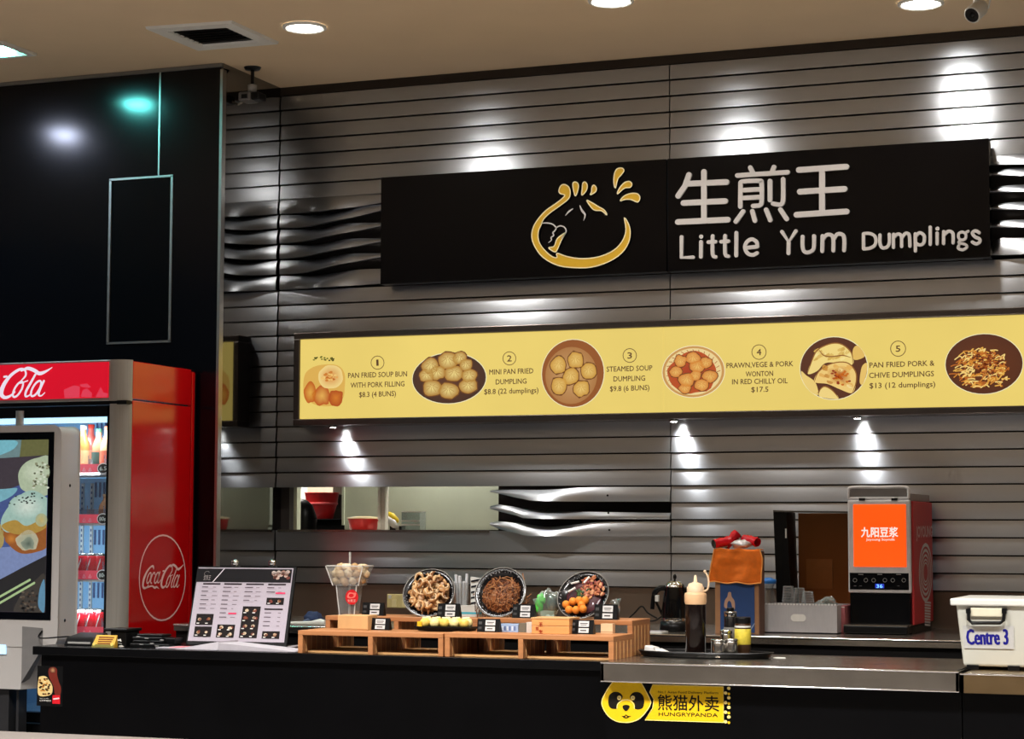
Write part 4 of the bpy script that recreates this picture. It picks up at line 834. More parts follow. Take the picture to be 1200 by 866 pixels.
def fill_noodles(t, c, M, r):
    m = MB(); m.ball(c+M @ V3(.0, -.1*r, -.022), (r*.74, r*.70, .036), 20, 10, (104, 54, 26), lump=.15, M=M); m.build('noodle_mound', food, t)
    m = MB()
    for i in range(150):
        a, k = random.uniform(0, 6.3), r*.72*math.sqrt(random.random()); b = random.uniform(0, 6.3); q = []
        for s in range(5):
            x, y = k*math.cos(a)+.014*s*math.cos(b+s*.6), k*math.sin(a)+.014*s*math.sin(b+s*.6)-.1*r; d = min(1, math.hypot(x, y)/(r*.78)); q.append(V3(x, y, -.020+.036*math.sqrt(max(0, 1-d*d))+random.uniform(0, .003)))
        m.tube([M @ p+c for p in q], .0020, 5, random.choice([(104, 56, 28), (134, 78, 40), (72, 38, 20), (156, 104, 64)]))
    m.build('noodles', food, t, kind='stuff')
def fill_balls(t, c, M, r):
    m = MB(); m.ball(c+M @ V3(0, 0, -.024), (r*.82, r*.8, .028), 22, 10, (72, 34, 40), lump=.2, M=M); m.build('sauce_bed', food, t)
    m = MB()
    for i in range(90):
        x, y = random.uniform(-.1, .8)*r, random.uniform(-.1, .75)*r
        if math.hypot(x, y) > r*.82: continue
        m.ball(c+M @ V3(x, y, .002+random.uniform(0, .008)), (.011, .006, .004), 7, 5, random.choice([(150, 84, 60), (186, 116, 78), (120, 50, 50), (206, 150, 110)]), lump=.4, M=M @ Matrix.Rotation(i, 3, 'Z'), seed=i)
    m.build('sliced_meat', food, t, kind='stuff')
    m = MB()
    for i in range(40): m.ball(c+M @ V3(random.uniform(-.25, .2)*r, random.uniform(-.2, .25)*r, .008), (.011, .005, .003), 6, 4, random.choice([(36, 60, 26), (54, 82, 34), (26, 40, 22)]), lump=.4, M=M @ Matrix.Rotation(i*2.1, 3, 'Z'), seed=i)
    m.build('greens', food, t, kind='stuff')
    for x, y in ((-.62, -.36), (-.36, -.26), (-.12, -.24), (.12, -.26), (-.48, -.60), (-.20, -.64), (.08, -.62), (-.0, -.44)):
        m = MB(); m.ball(c+M @ V3(x*r, y*r, .012), r*.15, 14, 8, (226, 136, 50), lump=.08, seed=int(x*100)); m.build('orange_ball', food, t)
    for x, y, a in ((-.45, .25, .5), (.1, .62, .9), (-.35, .55, .2)):
        m = MB(); d = V3(math.cos(a), math.sin(a), 0)*.016; b = V3(x*r, y*r, .012); m.tube([M @ (b-d)+c, M @ (b+d)+c], .0045, 6, (226, 222, 216)); m.build('white_strip', food, t)
plate((503, 697), 31, 1.05, .25, -1.45, TR, 'plate_of_food', 'black dish heaped with pale curled dumplings on the rear riser', fill_curls)
plate((587, 698), 31, 1.15, .12, -1.45, TRr, 'plate_of_food', 'black dish of shredded brown noodles on the rear riser', fill_noodles)
plate((684, 699), 31.5, 1.02, -.10, -1.45, TRr, 'plate_of_food', 'black dish with orange balls and sliced meat on the rear riser', fill_balls)
# bun tray on the front riser
t = thing('bun_tray', 'narrow black tray of yellow-white steamed dumplings on the front riser', 'tray'); y = -1.69; a, b = W(487, 742, y), W(550, 742, y)
m = MB(); z = TFr; m.taper(((a.x+b.x)/2, y+.045), (b.x-a.x)/2-.008, .038, z, ((a.x+b.x)/2, y+.045), (b.x-a.x)/2, .045, z+.014); m.build('base', black_pl, t)
m = MB(); m.box(a.x-.004, b.x+.004, y-.004, y+.094, z+.012, z+.016); m.build('lip', black_pl, t)
for j in range(2):
    for i in range(5):
        m = MB(); c = V3(a.x+.026+i*.041, y+.028+j*.036, z+.016); m.ball(c+V3(0, 0, .014), (.020, .018, .019), 14, 8, (236, 220, 150) if (i+j) % 2 else (228, 196, 96), lump=.14, seed=i+j*7)
        for k in range(7): q = 2*PI*k/7; m.ball(c+V3(.006*math.cos(q), .006*math.sin(q), .032), (.004, .004, .004), 6, 4, (240, 230, 180))
        m.build('dumpling', food, t)
m = MB(); m.box(a.x+.004, a.x+.022, y+.006, y+.03, z+.016, z+.034, (232, 176, 40)); m.build('ginger_slice', food, t); seat(t, ((a.x+b.x)/2, y+.045, z))
# clear cup of cookies with red round badge
y = -1.66; c = W(409, 738, y); t = thing('wooden_block', 'plain pale wooden block standing on the front riser', 'block')
a, b = W(395.5, 738, y-.03), W(431, 738, y-.03); hz = W(410, 721, y-.03).z
m = MB(); m.box(a.x, b.x, y-.03, y+.06, TF, hz); m.build('block', mat('pale_beech', (204, 160, 108), .5, nz=.08, scale=5, stretch=(6, 1, 1)), t, bevel=.002)
m = MB(); m.box(a.x+.004, b.x-.004, y-.0302, y-.03, TF+.003, TF+.005); m.build('base_groove', wood, t); seat(t, ((a.x+b.x)/2, y+.015, TF))
t = thing('cookie_cup', 'tall clear flared cup of pale cookies with a red round badge', 'cup'); y = -1.45; c = W(409, 719, y); z = TR
zs = [z, W(409, 686, y).z, W(409, 683, y).z, W(409, 663, y).z]; k = (c-EYE).dot(fw)/2416.5
m = MB(); m.add([(c.x+sx*w_, c.y+sy_*w_*.6, z_) for z_, w_ in ((zs[0], 10*k), (zs[1], 13.5*k)) for sx, sy_ in ((-1, -1), (1, -1), (1, 1), (-1, 1))], [(0, 1, 5, 4), (1, 2, 6, 5), (2, 3, 7, 6), (3, 0, 4, 7), (0, 3, 2, 1)]); m.build('stem', clear, t)
m = MB(); m.add([(c.x+sx*w_, c.y+sy_*w_*.6, z_) for z_, w_ in ((zs[1], 17*k), (zs[3], 24.5*k)) for sx, sy_ in ((-1, -1), (1, -1), (1, 1), (-1, 1))], [(0, 1, 5, 4), (1, 2, 6, 5), (2, 3, 7, 6), (3, 0, 4, 7), (0, 3, 2, 1)]); m.build('bowl', clear, t)
for a_ in ((-24.5, 24.5, -14.6, -13.6), (-24.5, 24.5, 13.6, 14.6), (-24.5, -23.5, -14.6, 14.6), (23.5, 24.5, -14.6, 14.6)):
    m = MB(); m.box(c.x+a_[0]*k, c.x+a_[1]*k, c.y+a_[2]*k, c.y+a_[3]*k, zs[3]-.002, zs[3]+.002); m.build('rim', mat('frosted_rim', (220, 220, 216), .3), t)
for sx in (-1, 1): m = MB(); m.tube([(c.x+sx*9.5*k, c.y-6*k, z), (c.x+sx*13*k, c.y-8*k, zs[1])], .0022, 6); m.tube([(c.x+sx*16.5*k, c.y-10.2*k, zs[1]), (c.x+sx*24*k, c.y-14.4*k, zs[3])], .0022, 6); m.build('edge', mat('frosted_rim', (220, 220, 216), .3), t)
s = vsheet(c.y-9.2*k, .0006).view(380, 640, 5.4545); s.disc((176, 326), 41, 48, (206, 30, 36), 1, 32); s.spoly([(148, 316), (160, 296), (186, 298), (204, 300), (196, 326), (170, 334), (150, 330)], (232, 120, 110), 2); s.spoly([(158, 316), (168, 304), (188, 308), (186, 322), (168, 326)], (206, 30, 36), 3)
s.text('生煎王', (150, 356), (202, 356), 13, (240, 180, 170), 2, bold=.02); s.build('badge', prn, t)
ck = None; cols = [(226, 200, 160), (206, 174, 130), (236, 216, 184), (190, 152, 106)]
seat(t, (c.x, c.y, z))
for i, (dx, dz, dy) in enumerate([(-15, 5, 0), (-5, 4, -3), (6, 5, -2), (15, 6, 0), (-18, 13, 2), (-9, 12, -6), (2, 13, -6), (12, 13, -4), (19, 14, 2), (-13, 19, 0), (-3, 20, 2), (8, 20, -2), (17, 20, 1)]):
    m = MB(); p = V3(c.x+dx*k, c.y+dy*k*.8, zs[1]+(dz+1)*k); M = Matrix.Rotation(i*1.3, 3, 'Y') @ Matrix.Rotation(i*.7, 3, 'Z')
    m.ball(p, (7.4*k, 5.4*k, 4.6*k), 12, 8, cols[i % 4], lump=.35, M=M, seed=i); o = m.build('fortune_cookie', food, None); seat(o, p-V3(0, 0, 4*k))
    tag(o, 'pale folded cookie heaped in the tall clear cup', 'cookie', 'cookies in the clear cup')
# white straw pole behind the cup, tumbler, striped wrap, boxes and packets
t = MB(); p = W(409.5, 720, -1.38); t.tube([(p.x, -1.38, TR), (p.x, -1.38, W(409, 647, -1.38).z)], .0045, 10); t = t.build('thin_pole', white_pl, None); tag(t, 'thin white pole rising behind the clear cookie cup', 'pole'); seat(t, (p.x, -1.38, TR))
t = thing('straw_tumbler', 'tall clear tumbler of wrapped straws behind the curled dumplings', 'tumbler'); y = -1.372; p = W(540, 708, y); z = TR; k = (p-EYE).dot(fw)/2416.5
m = MB(); m.lathe([(8*k, 0), (9.5*k, 38*k), (9.9*k, 39*k)], (p.x, y, z), 20); m.build('cup', clear, t)
for i in range(9):
    a = i*.7; m = MB(); q = V3(p.x+4.5*k*math.cos(a), y+4.5*k*math.sin(a), z+.004); m.tube([q, q+V3(3*k*math.cos(a), 3*k*math.sin(a), (44+5*math.sin(i*2.2))*k)], .0058, 6); m.build('straw', mat('frosted_straw', (212, 214, 216), .35), t)
m = MB(); m.lathe([(8.1*k, .001), (8.4*k, 5*k)], (p.x, y, z), 20); m.build('pink_base', mat('pink_paper', (200, 140, 130), .5), t)
seat(t, (p.x, y, z))
t = thing('paper_wrap', 'black and white striped paper packet between two dishes', 'packet'); y = -1.37; a, b = W(552, 700, y), W(569, 700, y); zz = [TRr, W(560, 676, y).z]
m = MB(); m.hexa([(a.x, y, zz[0]), (b.x, y, zz[0]), (b.x, y+.02, zz[0]), (a.x, y+.02, zz[0]), (a.x-.004, y+.004, zz[1]), (b.x+.01, y+.004, zz[1]-.01), (b.x+.01, y+.016, zz[1]-.01), (a.x-.004, y+.016, zz[1])]); m.build('packet', white_pl, t)
s = vsheet(y-.0005, .0005)
for i in range(7):
    u = i/7; z_ = zz[0]+(zz[1]-zz[0])*u; s.tri([(a.x, z_), (b.x, z_+.012), (b.x, z_+.019), (a.x, z_+.007)], [(0, 1, 2, 3)], (22, 22, 30), 1)
s.build('stripes', prn, t); seat(t, ((a.x+b.x)/2, y+.01, zz[0]))
t = thing('teal_box', 'small pale box with a teal band behind the price card', 'box'); y = -1.42; a, b = W(538, 715, y), W(561, 715, y); zt_ = W(548, 709.5, y).z
m = MB(); m.box(a.x, b.x, y, y+.04, TR, zt_); m.build('carton', mat('pale_carton', (196, 196, 188), .5), t); m = MB(); m.box(a.x-.0005, b.x+.0005, y-.0008, y+.0405, TR+.010, TR+.018); m.build('band', mat('teal_band', (60, 160, 178), .5), t); seat(t, ((a.x+b.x)/2, y+.02, TR))
t = thing('plastic_bag', 'crumpled clear bag with something bright green inside on the rear riser', 'bag'); y = -1.44; c = W(640, 708, y)
k = (c-EYE).dot(fw)/2416.5; m = MB(); m.ball((c.x+2*k, y, TRr+16*k), (15*k, 9*k, 16*k), 16, 12, None, lump=.45, seed=3); m.build('film', glass_mat('bag_film', (232, 240, 238), .22), t)
m = MB(); m.ball((c.x-8*k, y-2*k, TRr+15*k), (5*k, 4*k, 10*k), 10, 8, (90, 214, 80), lump=.4, seed=9); m.ball((c.x-5*k, y-2*k, TRr+22*k), (5*k, 4*k, 6*k), 10, 8, (110, 230, 96), lump=.5, seed=4); m.build('green_packet', prn, t)
m = MB(); m.box(c.x-6*k, c.x+11*k, y-3*k, y+4*k, TRr, TRr+8*k); m.build('pale_packet', mat('pale_green_foil', (170, 190, 176), .35), t)
m = MB(); m.ball((c.x+7*k, y, TRr+18*k), (6*k, 5*k, 9*k), 10, 8, None, lump=.5, seed=6); m.build('grey_foil', mat('grey_foil', (140, 150, 144), .25, .6), t); seat(t, (c.x, y, TRr))
t = thing('plastic_bag', 'small knotted clear bag tip behind the dish of orange balls', 'bag'); c = W(722, 708, -1.40); k = (c-EYE).dot(fw)/2416.5
m = MB(); m.ball((c.x-2*k, -1.40, TRr+11*k), (7*k, 4*k, 11*k), 12, 8, None, lump=.4, seed=8); m.tube([(c.x, -1.4, TRr+16*k), (c.x+5*k, -1.4, TRr+23*k)], [.010, .004], 7); m.build('film', glass_mat('bag_film', (232, 240, 238), .22), t); seat(t, (c.x, -1.40, TRr))
# wooden steamer box with red characters
t = thing('wooden_steamer', 'square two-tier wooden steamer with red characters on the front riser', 'steamer'); y = -1.73; a, b = W(623, 744, y), W(667, 744, y); zt_ = W(645, 724, y).z; z = TFr
m = MB(); zm = z+(zt_-z)*.5; m.box(a.x, b.x, y, y+.12, z, zm-.001); m.build('lower_tier', mat('steamer_wood', (214, 150, 88), .5, nz=.08, scale=5, stretch=(1, 1, 9)), t, bevel=.0015)
m = MB(); m.box(a.x, b.x, y, y+.12, zm+.0, zt_-.004); m.build('upper_tier', MATS['steamer_wood'], t, bevel=.0015); m = MB(); m.box(a.x-.002, b.x+.002, y-.002, y+.122, zt_-.004, zt_); m.build('lid', mat('pale_beech', (204, 160, 108)), t)
s = vsheet(y-.0008, .0005); s.view(0, 0, 1)
s.text('王', (631.5, 733.5), (636, 733.5), 3.6, (150, 40, 24), 1, bold=.04); s.text('生', (631.5, 742.3), (636, 742.3), 3.6, (150, 40, 24), 1, bold=.04); s.text('煎', (627.8, 738.4), (631.3, 738.4), 3.2, (150, 40, 24), 1, bold=.03); s.build('characters', prn, t); seat(t, ((a.x+b.x)/2, y+.06, z))
t = thing('food_packets', 'blue and white packets lying on the front riser between cards', 'packet'); y = -1.66; a, b = W(584, 740, y), W(623, 740, y)
m = MB(); m.box(a.x, a.x+(b.x-a.x)*.6, y, y+.05, TFr, TFr+.030, (150, 170, 200)); m.box(a.x+(b.x-a.x)*.62, a.x+(b.x-a.x)*.82, y, y+.04, TFr, TFr+.034, (110, 104, 90)); m.box(a.x+(b.x-a.x)*.84, b.x, y, y+.04, TFr, TFr+.038, (196, 190, 180)); m.build('packets', prn, t)
m = MB()
for i in range(7): m.box(a.x+.004+i*.010, a.x+.010+i*.010, y-.0006, y, TFr+.006, TFr+.022, (206, 214, 226) if i % 2 else (86, 104, 150))
m.build('packet_print', prn, t); seat(t, ((a.x+b.x)/2, y+.02, TFr))
t = thing('cream_box', 'little cream box on the front riser under the rear riser end', 'box'); y = -1.60; a, b = W(704, 735, y), W(718, 735, y); m = MB(); m.box(a.x, b.x, y, y+.03, TFr, W(710, 731, y).z); m.build('carton', mat('cream_carton', (224, 190, 150), .5), t); m = MB(); m.box(a.x, b.x, y-.0006, y, TFr+.004, TFr+.006); m.build('seam', wood, t); seat(t, ((a.x+b.x)/2, y+.015, TFr))
# ------------------------------------------------------------------ menu stand and things at the left end of the counter
def lean(px, z_ref): pass
A, B_, C_, D_ = (233, 665), (344, 666), (333, 753), (220, 751)
y0 = -1.60; bl, br = W(220, 757, y0), W(333, 757, y0); dpt = .13
tz = W(240, 665, y0+dpt).z; z = CZ
U = V3(1, 0, 0); T = V3(0, dpt, tz-z).normalized(); hgt = math.hypot(dpt, tz-z)
S = Sheet((0, y0, z+.010), U, T, .0008); S.view(0, 0, 1)
q = [S.p(a) for a in (D_, C_, B_, A)]
t = thing('menu_stand', 'leaning white menu of dishes on a black board beside the red fridge', 'menu stand')
N = S.N
def slab(pts, d0, d1):
    return [S.O+S.U*a[0]+S.T*a[1]-N*d1 for a in pts]+[S.O+S.U*a[0]+S.T*a[1]-N*d0 for a in pts]
bx = [(q[0].x-.006, .0), (q[1].x+.012, .0), (q[2].x+.012, q[2].y+.006), (q[3].x-.006, q[3].y+.006)]
m = MB(); m.hexa(slab(bx, .001, .009)); m.build('board', mat('black_card', (12, 12, 12), .4), t)
m = MB(); m.hexa([(bl.x+.01, y0+.02, z), (br.x, y0+.02, z), (br.x, y0+.16, z), (bl.x+.01, y0+.16, z), (bl.x+.01, y0+.024, z+.008), (br.x, y0+.024, z+.008), (br.x, y0+.16, z+.008), (bl.x+.01, y0+.16, z+.008)]); m.build('foot', black_pl, t)
def br_(u, v): return (1-v)*((1-u)*q[0]+u*q[1])+v*((1-u)*q[3]+u*q[2])
def QR(u0, v0, u1, v1, c, l, sh=0): S.tri([br_(u0, v0), br_(u1, v0), br_(u1, v1), br_(u0, v1)], [(0, 1, 2, 3)], c, l)
QR(0, 0, 1, 1, (174, 164, 174), 1); QR(.0, .80, .99, .985, (20, 16, 18), 2)
S.tri([br_(.17, .80), br_(.18, .80), br_(.285, .985), br_(.275, .985)], [(0, 1, 2, 3)], (216, 206, 212), 3)
for i in range(26):
    c = br_(random.uniform(.80, .97), random.uniform(.84, .95)); r = .009; S.tri([c+Vector((r*math.cos(a), r*.8*math.sin(a))) for a in (0, .9, 1.8, 2.7, 3.6, 4.5, 5.4)], [tuple(range(7))], random.choice([(150, 110, 96), (190, 160, 146), (110, 60, 50), (206, 190, 180)]), 3)
c0 = br_(.10, .915); S.line([c0+Vector((.012*math.cos(a), .010*math.sin(a))) for a in [.6+.5*i for i in range(10)]], .0018, (120, 112, 110), 3, raw=True)
a_, b_ = br_(.07, .83), br_(.145, .83)
vs, fs, wd = text_mesh('生煎王', .02); S.tri([a_+(b_-a_)*(v.x/wd)+Vector((0, v.y*.024)) for v in vs], fs, (150, 140, 138), 3)
for ci, cu in enumerate((.075, .30, .53, .76)):
    QR(cu, .765, cu+.185, .785, (36, 26, 30), 2)
    n = (6, 8, 4, 2)[ci]
    for r_ in range(n):
        v = .725-.058*r_; tt = random.uniform(.05, .085); QR(cu-.006, v, cu+tt, v+.012, (92, 80, 86), 2); QR(cu+.11, v, cu+.11+random.uniform(.02, .07), v+.010, (130, 118, 124), 2)
        QR(cu-.004, v-.016, cu+random.uniform(.08, .13), v-.010, (168, 156, 164), 2)
QR(.385, .365, .47, .385, (214, 60, 96), 3); QR(.85, .645, .95, .668, (226, 60, 100), 3); QR(.755, .43, .945, .45, (36, 26, 30), 2)
for r_ in range(4): v = .385-.058*r_; QR(.76, v, .83, v+.012, (92, 80, 86), 2); QR(.90, v, .93, v+.010, (120, 110, 116), 2)
def thumbs(u0, v0, u1, v1, nu, nv):
    QR(u0, v0, u1, v1, (24, 16, 16), 2)
    for i in range(nu):
        for j in range(nv):
            c = br_(u0+(u1-u0)*(i+.5)/nu, v0+(v1-v0)*(j+.5)/nv)
            for k in range(4):
                r = .0085*(1-.2*k); e = c+Vector((random.uniform(-.005, .005), random.uniform(-.003, .003))); S.tri([e+Vector((r*math.cos(a), r*.8*math.sin(a))) for a in (0, .9, 1.8, 2.7, 3.6, 4.5, 5.4)], [tuple(range(7))], random.choice([(120, 60, 50), (180, 150, 120), (90, 44, 36), (206, 186, 160), (140, 90, 60)]), 3+k)
            g = br_(u0+(u1-u0)*(i+.2)/nu, v0+(v1-v0)*(j+.08)/nv); S.tri([g, g+Vector((.012, 0)), g+Vector((.012, .004)), g+Vector((0, .004))], [(0, 1, 2, 3)], (216, 210, 206), 8)
thumbs(.055, .215, .235, .365, 2, 1); thumbs(.055, .055, .235, .195, 2, 1); thumbs(.29, .05, .475, .225, 2, 2); thumbs(.53, .05, .715, .475, 2, 4); thumbs(.765, .50, .945, .595, 2, 1); thumbs(.765, .045, .945, .145, 2, 1)
S.build('menu_print', prn, t)
for px, py in ((275, 661), (318.5, 661)):
    p = on_plane(px, py, S.O+V3(0, .012, 0), N); m = MB(); m.ball(p+V3(0, .004, .004), (.017, .012, .015), 14, 8); m.box(p.x-.012, p.x+.022, p.y-.004, p.y+.006, p.z-.016, p.z-.008); m.build('clip', chrome, t)
seat(t, ((bl.x+br.x)/2, y0+.06, CZ))
# loose papers
def sheet_paper(name, lab, pts, z0, cat, col, fold=0):
    m = MB(); q = [G(px, py, z0+h) for px, py, h in pts]; n = len(q); m.add([*q, *[p+V3(0, 0, .0012) for p in q]], [tuple(range(n))[::-1], tuple(range(n, 2*n))]+[(i, (i+1) % n, n+(i+1) % n, n+i) for i in range(n)])
    o = m.build(name, mat(name+'_stock', col, .5), None); tag(o, lab, cat); c = sum(q, V3(0, 0, 0))/n; seat(o, (c.x, c.y, CZ)); return o
t = thing('leaflets', 'white folded leaflets lying open in front of the menu stand', 'leaflet'); y = -1.78
xs = [W(px, 765, y).x for px in (205, 255, 345, 300)]
m = MB(); a, b, c, d = xs
m.add([(a, y, CZ+.001), (b, y, CZ+.001), (b+.02, y+.13, CZ+.001), (a+.05, y+.13, CZ+.001), (b, y+.01, CZ+.034), (b+.02, y+.13, CZ+.036)], [(0, 1, 4), (0, 4, 5, 3), (3, 5, 2), (0, 3, 2, 1), (1, 2, 5, 4)]); m.build('folded_leaflet', mat('leaflet_white', (172, 166, 172), .5), t)
m = MB(); m.hexa([(b, y+.004, CZ+.001), (c, y+.004, CZ+.001), (c, y+.14, CZ+.001), (b, y+.14, CZ+.001), (b, y+.004, CZ+.030), (c, y+.004, CZ+.003), (c, y+.14, CZ+.003), (b, y+.14, CZ+.030)]); m.build('open_leaflet', mat('leaflet_grey', (176, 170, 176), .5), t)
m = MB(); m.box(a-.10, a+.02, y+.02, y+.15, CZ+.001, CZ+.004); m.build('flat_leaflet', MATS['leaflet_white'], t); m = MB(); m.box(a-.045, a+.0, y+.03, y+.12, CZ+.004, CZ+.0055); m.build('pink_print', mat('pink_print', (214, 120, 130), .5), t)
seat(t, ((a+c)/2, y+.07, CZ))
t = thing('paper_pile', 'thin pale papers to the right of the menu stand foot', 'paper'); a, b = W(338, 764, -1.50).x, W(349, 764, -1.5).x
for i in range(3): m = MB(); m.box(a+.01*i, b+.01*i, -1.62+.02*i, -1.45+.01*i, CZ+.001+.0032*i, CZ+.0038+.0032*i); m.build('paper', mat('leaflet_grey', (176, 170, 176)), t)
seat(t, ((a+b)/2, -1.53, CZ))
# card reader, yellow card, black boxes
y = -1.72; a, b = W(74, 760, y), W(110, 760, y); t = thing('card_reader', 'flat black card reader with a cable at the left end of the counter', 'card reader')
m = MB(); m.hexa([(a.x, y, CZ), (b.x, y, CZ), (b.x, y+.12, CZ), (a.x, y+.12, CZ), (a.x+.01, y+.01, CZ+.034), (b.x-.005, y+.01, CZ+.034), (b.x-.005, y+.11, CZ+.05), (a.x+.01, y+.11, CZ+.05)]); m.build('body', black_pl, t, bevel=.005)
m = MB(); m.box(a.x+.02, b.x-.02, y+.002, y+.006, CZ+.008, CZ+.016); m.build('slot', mat('grey_plastic', (150, 148, 144)), t)
e = W(49.5, 739, ky-.004); m = MB(); m.tube(smooth_line([e, e+V3(.01, -.03, -.03), V3(a.x-.04, y+.10, CZ+.03), V3(a.x+.01, y+.08, CZ+.02)], 8), .0035, 6); m.build('cable', black, t); seat(t, ((a.x+b.x)/2, y+.06, CZ))
y = -1.77; t = thing('notice_card', 'small yellow printed notice card propped at the left end of the counter', 'notice'); a, b = W(107, 762, y), W(133, 762, y)
zz = W(115, 744, y+.02).z; Tn = V3(0, .02, zz-CZ); m = MB(); m.hexa([(a.x, y, CZ), (b.x, y, CZ), (b.x, y+.03, CZ), (a.x, y+.03, CZ), (a.x+.012, y+.02, zz), (b.x+.004, y+.02, zz), (b.x+.004, y+.022, zz), (a.x+.012, y+.022, zz)]); m.build('card', mat('yellow_card', (206, 160, 50), .5), t)
s = Sheet((a.x, y, CZ), (1, 0, 0), Tn, .0006); hh = Tn.length; ww = b.x-a.x
for i in range(4): s.tri([(.025*1.0, hh*(.76-.17*i)), (ww*.93-.004*i, hh*(.76-.17*i)), (ww*.93-.004*i, hh*(.85-.17*i)), (.025, hh*(.85-.17*i))], [(0, 1, 2, 3)], (96, 34, 18), 1)
s.tri([(0, 0), (ww, 0), (ww, hh*.22), (.003, hh*.22)], [(0, 1, 2, 3)], (110, 104, 50), 2)
for x in (.010, ww-.010): s.tri([(x+.007*math.cos(k*PI/5), hh*.24+.007*math.sin(k*PI/5)) for k in range(10)], [tuple(range(10))], (200, 180, 90), 3)
s.build('card_print', prn, t); seat(t, ((a.x+b.x)/2, y+.01, CZ))
y = -1.70; t = thing('black_dispenser', 'upright black dispenser box with white marks by the yellow card', 'dispenser'); a, b = W(129, 762, y), W(148, 762, y); zz = W(135, 740, y).z
m = MB(); m.box(a.x, b.x, y, y+.10, CZ, zz); m.build('body', black_pl, t, bevel=.003); m = MB(); m.box(a.x-.03, b.x+.006, y-.006, y+.11, zz, zz+.012); m.build('lid', black_pl, t, bevel=.003)
s = vsheet(y-.0006).view(90, 720, 7.5); s.spoly([(335, 206), (350, 200), (366, 222), (384, 214), (392, 238), (376, 232), (356, 232)], (216, 212, 206), 1); s.line([(350, 250), (396, 258)], .0018, (190, 186, 180), 1); s.line([(358, 300), (378, 280), (400, 278), (418, 296)], .006, (196, 192, 186), 1, smooth=4); s.build('white_marks', prn, t); seat(t, ((a.x+b.x)/2, y+.05, CZ))
t = thing('black_tray_stack', 'untidy pile of small flat black trays on the counter before the red fridge', 'tray stack'); y = -1.70
random.seed(3)
for k, (p0, p1, z_, hh) in enumerate([(152, 198, 0, .014), (154, 190, .015, .012), (152, 188, .028, .012), (156, 186, .041, .010), (186, 200, .015, .022)]):
    a, b = W(p0, 760, y), W(p1, 760, y); m = MB(); m.box(a.x, b.x, y+.008*k, y+.10, CZ+z_, CZ+z_+hh); m.build('flat_tray', black_pl, t, bevel=.003)
m = MB()
for i, (px, py) in enumerate(((166, 755), (178, 754), (184, 757), (172, 748), (162, 746), (190, 750))): p = W(px, py, y-.001); m.box(p.x-.010, p.x+.008, y-.001, y+.0, p.z-.0018, p.z+.0018)
m.build('edge_mark', mat('grey_plastic', (150, 148, 144)), t); seat(t, (W(175, 760, y).x, y+.05, CZ))
# ------------------------------------------------------------------ on the steel bench
t = thing('serving_tray', 'wide black oval tray on the steel bench holding sauces', 'tray'); y = -1.50; a, b = W(750, 768, y), W(905, 768, y); cx, rx = (a.x+b.x)/2, (b.x-a.x)/2
m = MB(); P_ = [(0, 0), (.93, 0), (.97, .006), (1.0, .020), (1.02, .022), (.965, .012), (.92, .004), (0, .004)]
m.lathe([(r*rx, z) for r, z in P_], (cx, y, BZ), 48, sy=.46); m.build('tray', black_pl, t); m = MB(); m.lathe([(rx*1.0, .0205), (rx*1.02, .0225), (rx*1.005, .0235)], (cx, y, BZ), 48, sy=.46); m.build('rim', mat('grey_tray_rim', (60, 58, 56), .3), t); seat(t, (cx, y, BZ))  # rim ring in a lighter grey than the tray
TZ = BZ+.0045
t = thing('sauce_bottle', 'tall squeeze bottle of dark sauce with a cream nozzle cap', 'bottle'); y = -1.55; p = W(815.3, 765, y); k = (p-EYE).dot(fw)/2416.5; X0 = p.x
def hz(py): return W(815, py, y).z
m = MB(); m.lathe([(0, TZ), (11.2*k, TZ), (12*k, TZ+.004), (12*k, hz(707))], (X0, y, 0), 28); m.build('sauce_body', mat('dark_soy', (20, 12, 10), .2, coat=.5), t)
m = MB(); m.lathe([(12.1*k, hz(708)), (13*k, hz(705)), (13*k, hz(697)), (12.4*k, hz(695)), (9.5*k, hz(694))], (X0, y, 0), 28); m.build('shoulder', mat('translucent_cream', (222, 180, 136), .35), t)
m = MB(); m.lathe([(10*k, hz(695)), (10.2*k, hz(688)), (9*k, hz(687)), (8*k, hz(684)), (4.5*k, hz(683)), (2.4*k, hz(682)), (1.2*k, hz(674)), (0, hz(674))], (X0, y, 0), 24); m.build('nozzle_cap', mat('cream_cap', (226, 196, 160), .4), t)
m = MB(); m.tube(smooth_line([V3(X0+9*k, y, hz(693)), V3(X0+14*k, y, hz(691)), V3(X0+16*k, y, hz(685)), V3(X0+15.5*k, y, hz(677)), V3(X0+12*k, y, hz(670))], 6), .0035, 8); m.ball((X0+11.6*k, y, hz(669.5)), .006, 10, 6); m.build('tether_cap', mat('cream_cap', (226, 196, 160)), t)
seat(t, (X0, y, TZ))
t = thing('napkins', 'folded white napkins on the left end of the black tray', 'napkin'); y = -1.52; a = W(754, 764, y); b = W(790, 764, y); 
m = MB(); m.hexa([(a.x, y, TZ+.002), (a.x+.045, y-.01, TZ+.002), (a.x+.055, y+.05, TZ+.002), (a.x+.01, y+.06, TZ+.002), (a.x+.004, y, TZ+.036), (a.x+.04, y-.006, TZ+.030), (a.x+.05, y+.05, TZ+.026), (a.x+.014, y+.055, TZ+.034)]); m.build('napkin', mat('napkin_white', (214, 212, 208), .7), t, bevel=.004)
m = MB(); m.hexa([(a.x+.046, y-.008, TZ+.002), (b.x, y, TZ+.002), (b.x+.005, y+.04, TZ+.002), (a.x+.06, y+.05, TZ+.002), (a.x+.046, y-.002, TZ+.026), (b.x-.02, y, TZ+.008), (b.x-.02, y+.03, TZ+.008), (a.x+.06, y+.04, TZ+.024)]); m.build('napkin', MATS['napkin_white'], t, bevel=.003); seat(t, ((a.x+b.x)/2, y+.02, TZ))
